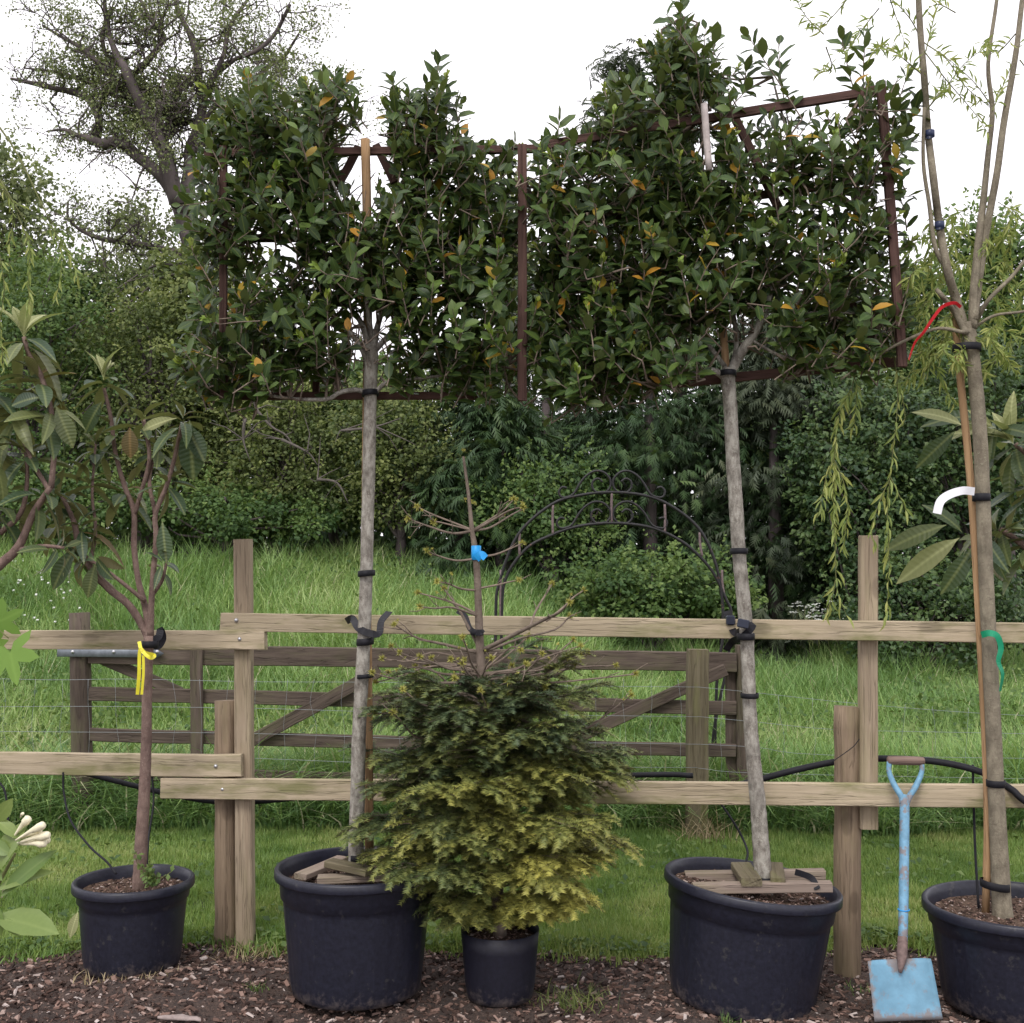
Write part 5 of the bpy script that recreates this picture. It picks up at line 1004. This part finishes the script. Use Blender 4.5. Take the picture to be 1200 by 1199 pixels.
for (s, pts, w_) in bare:
    d0 = r.normal(-.03, .09); b = Buf(); q = [P(s[0], s[1], FY)] + [P(x_, y_, FY + d0 * (i + 1) / 2) for i, (x_, y_) in enumerate(pts)]; b.tube(q, np.linspace(w_ / 2, .8, len(q)) / 1340 * FY, 6, .5, smooth_k=4)
    q = np.array(q)
    for k in range(2 if w_ < 4 else 5):
        t = r.uniform(.35, .95); i = min(len(q) - 2, int(t * (len(q) - 1))); p = q[i] + (q[i + 1] - q[i]) * r.rand(); T = nrm(q[i + 1] - q[i]); e = p + nrm(T + r.normal(0, .5, 3) + V(0, 0, .25)) * r.uniform(.03, .085); b.tube([p, (p + e) / 2 + r.normal(0, .004, 3), e], [.0022, .0018, .0012], 5, .5)
        if r.rand() < .3: tb = Buf(); tuft(tb, e, r, .010, 18); mk('bud_tuft', tb, M_fir, fir, smooth=False)
    mk('bare_twig', b, M_barkF if w_ > 3.6 else M_twig, fir); tb = Buf(); tuft(tb, q[-1], r, .018, 70); mk('bud_tuft', tb, M_fir, fir, smooth=False)
for (x_, y_) in ((543, 528), (552, 588), (545, 586), (556, 590), (612, 590), (606, 586)): tb = Buf(); tuft(tb, P(x_, y_, FY), r, .012, 26); mk('bud_tuft', tb, M_fir, fir, smooth=False)

# ------------------------------------------------------------------ small weeds and close plants
r = np.random.RandomState(81); b = Buf(); wb = Buf(); c0 = P(176, 1036, 4.72)
wd_ = thing('weed', 'leafy green weed growing in the smallest pot beside the trunk', 'weed', c0)
for i in range(9):
    e = c0 + V(r.normal(0, .045), r.normal(0, .03), r.uniform(.03, .15)); wb.tube([c0, (c0 + e) / 2 + r.normal(0, .01, 3), e], .0015, 4, .5, False)
    n_ = 14; t = r.rand(n_)[:, None]; pp = c0 + (e - c0) * t; b.scatter(T_small[0], T_small[1], pp, nrm(r.normal(0, 1, (n_, 3)) + V(0, -.3, .3)), nrm(r.normal(0, .4, (n_, 3)) + V(0, -.5, 1)), r.uniform(.015, .034, n_), None, .4 + .6 * r.rand(n_))
mk('stem', wb, M_twigg, wd_); mk('leaves', b, M_shrubA, wd_, kind='stuff')
def tussock(label, px, py, Y, n_, h, mat, seed, spread=.06, cat='weed', name='weed'):
    r = np.random.RandomState(seed); c = P(px, py, Y); c[2] = float(bedz(c[0], c[1])) if Y < 5 else float(terrain(c[0], c[1])); x = c[0] + r.normal(0, spread, n_); y = c[1] + r.normal(0, spread * .7, n_)
    b = blades(0, (x, y), h * r.uniform(.4, 1, n_), .005 + 0 * x, 1.2, seed, 3, z0=np.full(n_, c[2])); return single(name, label, cat, b, mat, c, smooth=False)
tussock('loose straw and dry grass at the foot of the paired left posts', 285, 1112, 4.98, 120, .09, M_straw, 1, .09, 'dry grass', 'dry_grass')
tussock('wispy green weed between the fir pot and the tilted pot', 680, 1160, 4.42, 130, .12, M_shrubB, 2, .07)
tussock('dry grass round the foot of the smallest pot', 150, 1148, 4.6, 90, .06, M_straw, 3, .09, 'dry grass', 'dry_grass')
tussock('bleached straw tuft under the lichened wire-fence post', 825, 985, 7.1, 90, .30, M_straw, 4, .08, 'dry grass', 'dry_grass')
tussock('small green weed in front of the tilted pot', 852, 1186, 4.19, 40, .06, M_shrubA, 5, .02)
tussock('tiny green weed left of the large pot beside the fir', 298, 1150, 4.5, 30, .05, M_shrubA, 6, .02)
tussock('small weed at the round post foot beside the tilted pot', 1003, 1140, 4.55, 50, .05, M_shrubA, 7, .05)
# larger sticks and pale chips lying about
def lying(label, cat, name, px, py, L, wd, th, rot, mat, seed):
    r = np.random.RandomState(seed); Y = CAMZ * 1340 / (py - 679.5) ; c = P(px, py, Y); c[2] = float(bedz(c[0], c[1])) + th * .6 + .004; M = Matrix.Translation(Vector(c)) @ Matrix.Rotation(rot, 4, 'Z') @ Matrix.Rotation(r.normal(0, .1), 4, 'Y')
    b = Buf(); k = 7; t = np.linspace(-1, 1, k); b.tube([V(s * L / 2, wd * .3 * math.sin(2.2 * s + seed), r.normal(0, .002)) for s in t], (wd / 2) * (1 - .6 * t ** 2) * r.uniform(.85, 1.15, k), 7, jit=.2, rs=r)
    b.v[0] = b.v[0] * V(1, 1, th / wd); return tag(mk(name, b, mat, M=M), label, cat)
M_drift = plain("bleached_bark", (.33, .27, .25), .9, .25, 25)
lying('pale curved piece of driftwood bark near the bottom left edge', 'bark', 'bark_piece', 212, 1192, .16, .04, .02, .15, M_drift, 1)
lying('pale wood chip lying right of the fir pot', 'wood chip', 'wood_chip', 634, 1180, .07, .022, .008, .9, M_board, 2)
lying('upright pale wood splinter before the tilted pot', 'wood chip', 'wood_chip', 899, 1190, .05, .022, .012, 1.2, M_board, 3)
lying('long thin dry stick from the smallest pot towards the posts', 'stick', 'stick', 232, 1128, .28, .008, .006, .55, M_straw if False else M_twig, 4)
lying('dry twig lying left of the tilted pot', 'stick', 'stick', 745, 1120, .12, .006, .005, -.3, M_twig, 5)
# close plants at the left edge
r = np.random.RandomState(82)
T_broad = [leaf_tpl([(0, 0), (.12, .08), (.35, .21), (.6, .24), (.82, .15), (1, 0)], .12, c) for c in (-.2, -.4)]
def close_leaf(o, x0, y0, x1, y1, Y, mat, key, ws=1, k=0, nr=(.1, -1, .6), tpl=None):
    p, e = P(x0, y0, Y), P(x1, y1, Y - .03); s = np.linalg.norm(e - p); t = (tpl or T_broad)[k]; return leaf_obj(o, leaf_mesh((key, k), t, mat), p, e - p, nr, s, s * ws)
rh = thing('flowering_shrub', 'cream flowering shrub with broad leaves at the lower left edge', 'shrub', P(-120, 1400, 3.3))
b = Buf(); b.tube([P(-120, 1400, 3.3), P(-90, 1200, 3.3), P(-40, 1090, 3.3), P(-5, 1040, 3.3), P(18, 1000, 3.3)], [.014, .012, .009, .006, .004], 8, smooth_k=5); mk('stem', b, M_twigg, rh)
b = Buf(); b.tube([P(-60, 1120, 3.3), P(-35, 1080, 3.25), P(-10, 1075, 3.2)], [.006, .005, .003], 7, smooth_k=5); mk('stem', b, M_twigg, rh)
b = Buf(); b.tube([P(-25, 1068, 3.3), P(-30, 1000, 3.3), P(-8, 960, 3.3)], [.006, .005, .003], 7, smooth_k=5); mk('stem', b, M_twigg, rh)
for (x0, y0, x1, y1, ws, k, nr) in ((-10, 1075, 66, 1083, 1.0, 0, (0, -.6, 1)), (0, 1052, 55, 995, .55, 0, (-.4, -1, .3)), (-5, 1045, 45, 1012, .6, 1, (-.3, -.8, .7)), (-8, 965, 12, 940, 1.0, 0, (.5, -1, .2)), (-15, 985, 10, 1000, 1.0, 0, (.1, -1, .4)), (-10, 1030, 22, 960, .75, 0, (-.6, -1, .2)), (-5, 1060, -2, 1095, .9, 1, (.2, -1, .2)), (5, 1075, 20, 1095, .8, 0, (.2, -1, .4)), (-30, 1000, 0, 1030, .9, 0, (.1, -1, .5)), (-8, 960, 22, 975, .8, 1, (.1, -.7, .8))):
    close_leaf(rh, x0, y0, x1, y1, 3.25, M_rhod, 'rh', ws, k, nr)
for i, (x0, y0, x1, y1) in enumerate(((18, 985, 52, 966), (20, 988, 58, 978), (22, 990, 54, 988), (15, 982, 34, 958), (18, 986, 48, 972), (20, 990, 58, 984), (2, 1052, 6, 1040), (24, 958, 27, 953))):
    b = Buf(); p, e = P(x0, y0, 3.22 + .008 * i), P(x1, y1, 3.2 + .008 * i); L = np.linalg.norm(e - p)
    b.tube([p, p + (e - p) * .5 + V(0, 0, .002), p + (e - p) * .8, p + (e - p) * .95, e], [.002, .006, .012, .011, .006] if L > .05 else [.002, .004, .005, .004, .002], 9, smooth_k=3, jit=.15, rs=r); mk('flower', b, M_cream, rh)
mp = thing('lobed_leaf_tree', 'bright green star-shaped leaves reaching in at the left edge', 'tree', P(-160, 1400, 2.9))
b = Buf(); b.tube([P(-160, 1400, 2.9), P(-130, 1000, 2.9), P(-70, 800, 2.9), P(-25, 720, 2.9), P(-5, 712, 2.9)], [.014, .011, .008, .004, .002], 8, smooth_k=5); mk('trunk', b, M_twigg, mp)
def star(cx, cy, R, rot, Y, tiltv, lob=5):
    c = P(cx, cy, Y); s = R / 1340 * Y; b = Buf(); v = [(0, 0, 0)]; m = lob * 4; a = []
    for i in range(m + 1):
        t = i / m; ang = math.radians(-150 + 300 * t); ph = (i % 4); rad = {0: .42, 1: .72, 2: 1.0, 3: .72}[ph] * (1 - .25 * abs(2 * t - 1) ** 2); v.append((rad * math.sin(ang), rad * math.cos(ang), -.12 * rad * rad + .02 * ((-1) ** i)))
    f = [(0, i + 1, i) for i in range(1, m + 1)]; x = Vector((math.cos(rot), 0, math.sin(rot))); y = Vector((-math.sin(rot), 0, math.cos(rot))); z = x.cross(y); Q = Matrix((x, y, z)).transposed().to_4x4() @ Matrix.Rotation(tiltv[0], 4, 'X') @ Matrix.Rotation(tiltv[1], 4, 'Y'); Q.translation = Vector(c)
    b.add(np.array(v) * s, [np.array(f)], r.rand(), np.array([(.5 + p_[0] * .5, p_[1]) for p_ in v])); mk('leaf', b, M_maple, mp, uvs=True, M=Q)
star(12, 765, 42, math.radians(200), 2.85, (.4, .2)); star(0, 728, 30, math.radians(-60), 2.88, (-.5, .3)); star(-25, 760, 40, math.radians(170), 2.9, (.2, -.4))
b = Buf(); b.tube([P(-25, 722, 2.9), P(-5, 735, 2.87), P(10, 748, 2.86)], .0014, 5); mk('leaf_stalk', b, M_twigg, mp)
lf = thing('dead_leaf', 'curled pale dead leaf standing beside the smallest pot', 'leaf', P(82, 1096, 4.5)); close_leaf(lf, 82, 1100, 88, 1072, 4.5, M_loqn, 'dead', .8)

# ------------------------------------------------------------------ shrubs, conifers and trees behind
def rand_ball(r, n_): v = nrm(r.normal(0, 1, (n_, 3))); return v * r.rand(n_, 1) ** .45
def shrub(name, label, px, ytop, ybot, wpx, Y, mat, n_leaf, seed, leaf=.05, clump=.35, group=None, trunkmat=M_barkD, nclump=None, depth=.6, cat='shrub', flat=False, gap=.0):
    """leaves in clumps through the crown; a trunk and limbs carry them"""
    r = np.random.RandomState(seed); c = P(px, (ytop + ybot) / 2, Y); hz = (ybot - ytop) / 2 / 1340 * Y; hx = wpx / 2 / 1340 * Y; hy = hx * depth if not flat else .6
    g = V(c[0], c[1], float(terrain(c[0], c[1]))); o = thing(name, label, cat, g, group); n_leaf = int(n_leaf * 1.5); leaf = leaf * 1.3
    nc = nclump or int(26 + 5 * hx * hz / (clump * clump)); d = rand_ball(r, nc); d[:, 1] = d[:, 1] * 1.0; cc = c + d * V(hx - clump * .5, hy, hz - clump * .4)
    cc[:, 2] = np.maximum(cc[:, 2], terrain(cc[:, 0], cc[:, 1]) + .15)
    tb = Buf(); top = V(c[0], c[1], c[2] + hz * .4); tb.tube([g, (g + top) / 2 + r.normal(0, .1, 3), top], [.05 + hz * .03, .04, .015], 7, .5, smooth_k=3)
    for k in range(0, nc, 3): s = g + (top - g) * r.uniform(.2, .9); tb.tube([s, (s + cc[k]) / 2 + r.normal(0, .12, 3), cc[k]], [.022, .014, .005], 5, .5, False, smooth_k=2)
    mk('trunk', tb, trunkmat, o)
    sz = clump * r.uniform(.4, 1.5, nc); ci = r.randint(0, nc, n_leaf); dd = nrm(r.normal(0, 1, (n_leaf, 3))); pos = cc[ci] + dd * (sz[ci] * r.rand(n_leaf) ** .5 * (1 + .6 * (r.rand(n_leaf) < .15) * r.rand(n_leaf)))[:, None] * V(1.1, 1.1, .7)
    ct = r.uniform(-.42, .34, nc)
    ax = nrm(dd + r.normal(0, .6, (n_leaf, 3)) + V(0, 0, -.2)); nr = nrm(dd * .6 + V(0, -.5, .8) + r.normal(0, .4, (n_leaf, 3))); b = Buf()
    b.scatter(T_small[0], T_small[1], pos, ax, nr, leaf * r.uniform(.6, 1.3, n_leaf), leaf * r.uniform(.7, 1.3, n_leaf), np.clip(.45 + ct[ci] + r.normal(0, .16, n_leaf), 0, 1)); ns_ = 70; sp = cc[r.randint(0, nc, ns_)] + nrm(r.normal(0, 1, (ns_, 3)) + V(0, 0, .6)) * clump * .9; sdv = nrm(r.normal(0, .5, (ns_, 3)) + V(0, -.2, 1)); li = np.repeat(np.arange(ns_), 14); tt_ = r.rand(len(li))[:, None] * .38
    b.scatter(T_small[0], T_small[1], sp[li] + sdv[li] * tt_ + r.normal(0, .012, (len(li), 3)), nrm(sdv[li] * .6 + r.normal(0, .8, (len(li), 3))), nrm(V(0, -.5, .8) + r.normal(0, .4, (len(li), 3))), leaf * r.uniform(.5, 1, len(li)), None, .6 + .4 * r.rand(len(li)))
    mk('crown', b, mat, o, kind='stuff', smooth=False); return o
def conifer(label, px, ytop, wpx, Y, mat, n_f, seed, size=.22, name='conifer_tree', group='conifers behind the meadow', tuftr=1.0):
    r = np.random.RandomState(seed); t = P(px, ytop, Y); g = V(t[0], Y, float(terrain(t[0], Y))); H = t[2] - g[2]; Rm = wpx / 2 / 1340 * Y; o = thing(name, label, 'conifer', g)
    if group: o['group'] = group
    b = Buf(); b.tube([g, g + V(0, 0, H * .5), t], [.13, .08, .01], 8, .5); mk('trunk', b, M_barkD, o)
    nbr = 170; cl = []; z = r.rand(nbr) ** .8; 
    a = r.rand(nbr) * 6.283; rad = Rm * np.minimum(1, (1 - z) * 2.0 + .12) * r.uniform(.65, 1.1, nbr); zc = g[2] + .1 + z * H
    cc = np.stack([g[0] + rad * np.cos(a), g[1] + rad * np.sin(a) * .7, zc], -1); ci = r.randint(0, nbr, n_f); rdir = np.stack([np.cos(a), np.sin(a), 0 * a], -1)[ci]
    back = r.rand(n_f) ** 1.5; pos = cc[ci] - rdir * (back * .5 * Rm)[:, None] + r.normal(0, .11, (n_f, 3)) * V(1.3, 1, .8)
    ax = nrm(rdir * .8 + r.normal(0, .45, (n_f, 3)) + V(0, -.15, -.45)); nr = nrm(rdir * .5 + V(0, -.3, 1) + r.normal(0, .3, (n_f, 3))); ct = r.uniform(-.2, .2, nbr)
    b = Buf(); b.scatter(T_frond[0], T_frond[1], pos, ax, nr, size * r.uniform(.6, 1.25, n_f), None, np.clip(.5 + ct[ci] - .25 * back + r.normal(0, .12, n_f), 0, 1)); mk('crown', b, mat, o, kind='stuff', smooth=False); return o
GS = 'shrubs along the top of the meadow bank'
# left: shrubs along the bank
SH = [('rounded mid green shrub at the far left above the bank', 30, 270, 640, 260, 15.2, M_shrubA, 9000, .055, .35), ('pale olive shrub behind the purplish sapling', 175, 300, 640, 240, 15.6, M_shrubB, 9000, .05, .33),
      ('olive shrub with bare twigs left of the left speckled trunk', 330, 385, 640, 230, 15.4, M_shrubB, 9000, .05, .3), ('light olive shrub just right of the left speckled trunk', 470, 420, 640, 190, 15.2, M_shrubB, 7500, .05, .3),
      ('low bramble mound at the meadow edge behind the iron arch', 765, 640, 745, 270, 13.6, M_shrubA, 7000, .055, .25), ('low leafy shrub left of the iron arch under the conifers', 640, 530, 660, 200, 14.6, M_shrubA, 6500, .055, .28),
      ('dark ivy clad bush behind the hanging shoots', 1010, 420, 730, 200, 14.2, M_ivy, 9000, .06, .3), ('tall ivy clad bush behind the right trunk', 1140, 360, 740, 230, 14.4, M_ivy, 10500, .06, .3),
      ('low green undergrowth at the right meadow edge', 1090, 640, 790, 260, 13.5, M_ivy, 6000, .055, .25), ('low elder scrub below the olive shrubs on the bank', 270, 560, 650, 280, 14.9, M_shrubA, 6500, .055, .28),
      ('low scrub at the left edge of the bank', 60, 540, 660, 240, 14.8, M_shrubA, 6000, .055, .28)]
for i, (lb, px, yt, yb, wp, Y, m, n_, lf_, cl) in enumerate(SH): shrub('background_shrub', lb, px, yt, yb, wp, Y, m, n_, 100 + i, lf_, cl)
TR = [('rounded green tree left of the gnarled tree, behind the bank', 85, 265, 560, 260, 18.5, M_shrubA, 9000, .07, .45), ('olive tree filling below the limbs of the gnarled tree', 165, 205, 560, 150, 18.8, M_oak, 6500, .045, .4), ('hazy green tree top at the left edge', 5, 150, 560, 170, 20, M_oak, 5500, .07, .4),
      ('light green tree at the right edge beyond the conifers', 1175, 215, 620, 190, 19, M_shrubA, 8500, .07, .42), ('green tree behind the right trained crown edge', 1075, 285, 620, 150, 18.5, M_shrubA, 6500, .07, .4), ('small green tree behind the lower right of the trained crown', 960, 310, 600, 190, 18, M_shrubB, 6500, .065, .4),
      ('mid green tree behind the left speckled trunk and its crown', 400, 400, 620, 240, 17.5, M_shrubA, 8000, .065, .4), ('distant bush top between the two trained crowns', 605, 160, 560, 60, 20, M_oak, 2500, .07, .3), ('rounded bush behind the left trained crown', 235, 245, 600, 190, 16.4, M_shrubB, 7500, .06, .4)]
for i, (lb, px, yt, yb, wp, Y, m, n_, lf_, cl) in enumerate(TR): shrub('background_tree', lb, px, yt, yb, wp, Y, m, int(n_ * 1.25), 140 + i, lf_ * 1.35, cl * 1.1, cat='tree')
CN = [('dark conifer right of the left speckled trunk', 540, 420, 190, 15.5, M_con, 2600), ('dark conifer behind the gap between the trained crowns', 640, 330, 190, 16, M_con, 2600), ('tall dark conifer whose tip shows left of the right crown top', 728, 72, 230, 17.5, M_conb, 3400),
      ('dense dark conifer behind the iron arch', 760, 330, 220, 15.2, M_con, 3300), ('tall conifer hidden behind the right crown peak', 795, 62, 210, 17, M_con, 3200), ('greyish conifer right of the crooked trunk', 905, 370, 190, 15.0, M_conb, 3200), ('dark conifer left of the tall upright post', 960, 440, 170, 15.3, M_con, 2600), ('dark conifer behind the crooked trunk', 850, 400, 170, 15.6, M_con, 2600), ('low dark conifer behind the fir leader', 590, 480, 180, 14.9, M_con, 2600)]
for i, (lb, px, yt, wp, Y, m, n_) in enumerate(CN): conifer(lb, px, yt, wp, Y, m, n_, 200 + i, .25)
r = np.random.RandomState(91)
# far wood as one mass
b = Buf(); n_ = 42000; x = r.uniform(-14, 14, n_); y = r.uniform(21, 25, n_); top = 4.2 + 1.6 * vnoise(x * .5, x * 0, 3) + .6 * vnoise(x * 2, x * 0, 4); top = np.where((x > -4.5) & (x < 0.5), 4.9, top); z = 1.3 + (top - 1.3) * r.rand(n_)
b.scatter(T_small[0], T_small[1], np.stack([x, y, z], -1), nrm(r.normal(0, 1, (n_, 3))), nrm(r.normal(0, .6, (n_, 3)) + V(0, -.5, .8)), .24, None, .5 * r.rand(n_))
tag(mk('far_wood', b, M_ivy, kind='stuff', smooth=False), 'dark far wood closing the view behind the shrubs', 'wood')

# gnarled old tree
OY = 17.0
r = np.random.RandomState(92); ok = thing('gnarled_tree', 'tall gnarled old tree with twisting dark limbs against the white sky', 'tree', V(P(225, 600, OY)[0], OY, float(terrain(P(225, 600, OY)[0], OY))))
L_ = [[(250, 640, 28), (246, 480, 26), (240, 380, 24), (232, 320, 23), (220, 270, 22), (207, 228, 20)],
      [(210, 240, 20), (196, 214, 16), (178, 196, 15), (158, 180, 14), (140, 166, 14), (122, 169, 12), (108, 164, 10), (88, 158, 5), (75, 152, 4), (55, 154, 2)],
      [(112, 165, 11), (116, 140, 10), (105, 118, 9), (85, 108, 8), (60, 103, 6), (35, 97, 5), (12, 92, 3)], [(116, 128, 6), (130, 102, 6), (150, 100, 6), (100, 95, 5), (70, 85, 4), (30, 80, 2)],
      [(210, 240, 20), (196, 195, 17), (186, 165, 16), (172, 135, 15), (158, 108, 12), (146, 80, 11), (135, 60, 8), (125, 30, 6), (122, -10, 4)],
      [(172, 135, 12), (162, 110, 9), (156, 90, 8), (170, 75, 8), (186, 55, 7), (192, 42, 6), (178, 25, 5), (165, 0, 4)], [(158, 110, 8), (135, 95, 7), (100, 60, 6), (75, 45, 4), (50, 30, 3)], [(146, 78, 7), (125, 65, 6), (120, 40, 5), (130, 10, 4)],
      [(206, 235, 16), (198, 180, 12), (190, 160, 11), (198, 145, 10), (200, 140, 6), (215, 145, 5), (230, 142, 4)], [(190, 165, 9), (206, 150, 8), (196, 135, 6), (190, 132, 5)],
      [(216, 250, 20), (222, 200, 16), (222, 175, 12), (232, 150, 12), (238, 120, 11), (233, 95, 10), (232, 70, 9), (222, 40, 7), (210, 15, 6), (200, -20, 4)],
      [(232, 95, 7), (205, 90, 6), (196, 100, 5)], [(238, 120, 7), (250, 90, 7), (262, 65, 6), (270, 30, 5), (290, 0, 4)], [(250, 90, 6), (275, 70, 5), (300, 60, 5), (322, 40, 5), (340, 5, 4)], [(222, 180, 9), (245, 160, 8), (262, 130, 7), (290, 110, 6), (310, 80, 5), (330, 70, 4), (350, 40, 3)], [(232, 150, 7), (260, 120, 6), (300, 125, 5), (345, 120, 4), (380, 100, 3)],
      [(222, 300, 12), (190, 292, 8), (150, 284, 7), (120, 280, 6), (95, 270, 4), (80, 255, 3), (80, 235, 2)], [(222, 200, 8), (260, 190, 6), (310, 150, 5), (350, 140, 4), (400, 110, 3)], [(240, 250, 8), (300, 200, 6), (350, 170, 4), (400, 160, 3), (420, 110, 2)]]
tw = Buf(); ends = []
def grow(p, d, L, rad, lvl):
    q = [p]; n_ = 4
    for i in range(n_): d = nrm(d + r.normal(0, .33, 3) * V(1, .7, 1)); q.append(q[-1] + d * L / n_)
    tw.tube(q, np.linspace(rad, rad * .55, n_ + 1), 4 if lvl < 2 else 3, .5, False)
    if lvl == 0: ends.append(q[-1]); ends.append(q[2]); return
    for k in range(3): i = r.randint(1, n_ + 1); grow(q[i], nrm(d + r.normal(0, .8, 3)), L * r.uniform(.5, .8), rad * .55, lvl - 1)
for i, lm in enumerate(L_):
    b = Buf(); dY = np.cumsum(r.normal(0, .12, len(lm))) if i else np.zeros(len(lm)); q = np.array([P(x_, y_, OY + dy_) for (x_, y_, _), dy_ in zip(lm, dY)]); rd = np.array([w_ / 2 / 1340 * OY for _, _, w_ in lm])
    b.tube(q, rd, 9, smooth_k=4, jit=.15, rs=r); mk('trunk' if i == 0 else 'limb', b, M_barkD, ok)
    if i:
        qq, rr_ = catmull(q, rd, 4)
        for k in range(4, len(qq), 1):
            if qq[k][2] < P(0, 300, OY)[2]: continue
            if r.rand() < .8: grow(qq[k], nrm(r.normal(0, 1, 3) + V(0, 0, .35)), r.uniform(.35, .75), min(.022, rr_[k] * .5), 2)
mk('twigs', tw, M_barkD, ok, kind='stuff')
E = np.array(ends); print('gnarled ends', len(E)); N_ = 60000; ci = r.randint(0, len(E), N_); dens_ = vnoise(E[:, 0] * 1.6, E[:, 2] * 1.6, 6)[ci]; k = r.rand(N_) < np.clip(dens_ * 1.9 - .15, .12, 1); ci = ci[k]; N_ = len(ci)
b = Buf(); b.scatter(T_small[0], T_small[1], E[ci] + r.normal(0, .095, (N_, 3)), nrm(r.normal(0, 1, (N_, 3))), nrm(r.normal(0, 1, (N_, 3))), .05 * r.uniform(.6, 1.2, N_), None, r.rand(N_)); mk('crown', b, M_oak, ok, kind='stuff', smooth=False)
# bare dead boughs low on the gnarled tree
dead = Buf()
for pts in ([(215, 320), (190, 325), (165, 345), (140, 362), (110, 375), (80, 385)], [(215, 310), (180, 312), (150, 330), (120, 350)], [(300, 480), (318, 500), (335, 510), (345, 525)], [(287, 490), (285, 515), (293, 540)], [(372, 562), (395, 566), (408, 590)], [(400, 505), (440, 500), (470, 490)], [(330, 515), (360, 530), (372, 545)]):
    q = [P(x_, y_, 14.2 if pts[0][0] > 230 else 16.2) for x_, y_ in pts]; dead.tube(q, np.linspace(.022, .006, len(q)), 6, .5, smooth_k=4, jit=.2, rs=r)
    for j in range(6): i = r.randint(0, len(q) - 1); e = q[i] + r.normal(0, .25, 3) * V(1, .4, .8); dead.tube([q[i], (q[i] + e) / 2 + r.normal(0, .04, 3), e], [.010, .007, .003], 4, .5, False)
single('dead_branches', 'tangle of bare grey dead branches among the shrubs on the bank', 'dead branches', dead, M_deadwood, P(330, 520, 14.2), kind='stuff')
# repeats of one kind share a group
GR = {'plant_pot': 'black plastic plant pots', 'tree_tie': 'black bands round the trunks', 'stake': 'stakes behind the trunks', 'board': 'boards wedged in the large pots', 'drip_tube': 'thin black drip tubes', 'water_pipe': 'thick black water pipes', 'tie_strap': 'black webbing straps', 'trained_tree': 'square-trained evergreens', 'batten_frame': 'brown batten frames in the crowns',
      'ribbed_leaf_tree': 'saplings with big ribbed leaves', 'background_shrub': 'shrubs behind the meadow', 'background_tree': 'trees beyond the bank', 'gate_post': 'dark gate posts', 'stock_fence': 'wire stock netting', 'weed': 'small weeds in the bed', 'dry_grass': 'tufts of dry grass', 'stick': 'sticks on the bark bed', 'wood_chip': 'large pale wood chips'}
for o in S.objects:
    k_ = o.name.split('.')[0]
    if o.parent is None and k_ in GR and 'group' not in o: o['group'] = GR[k_]
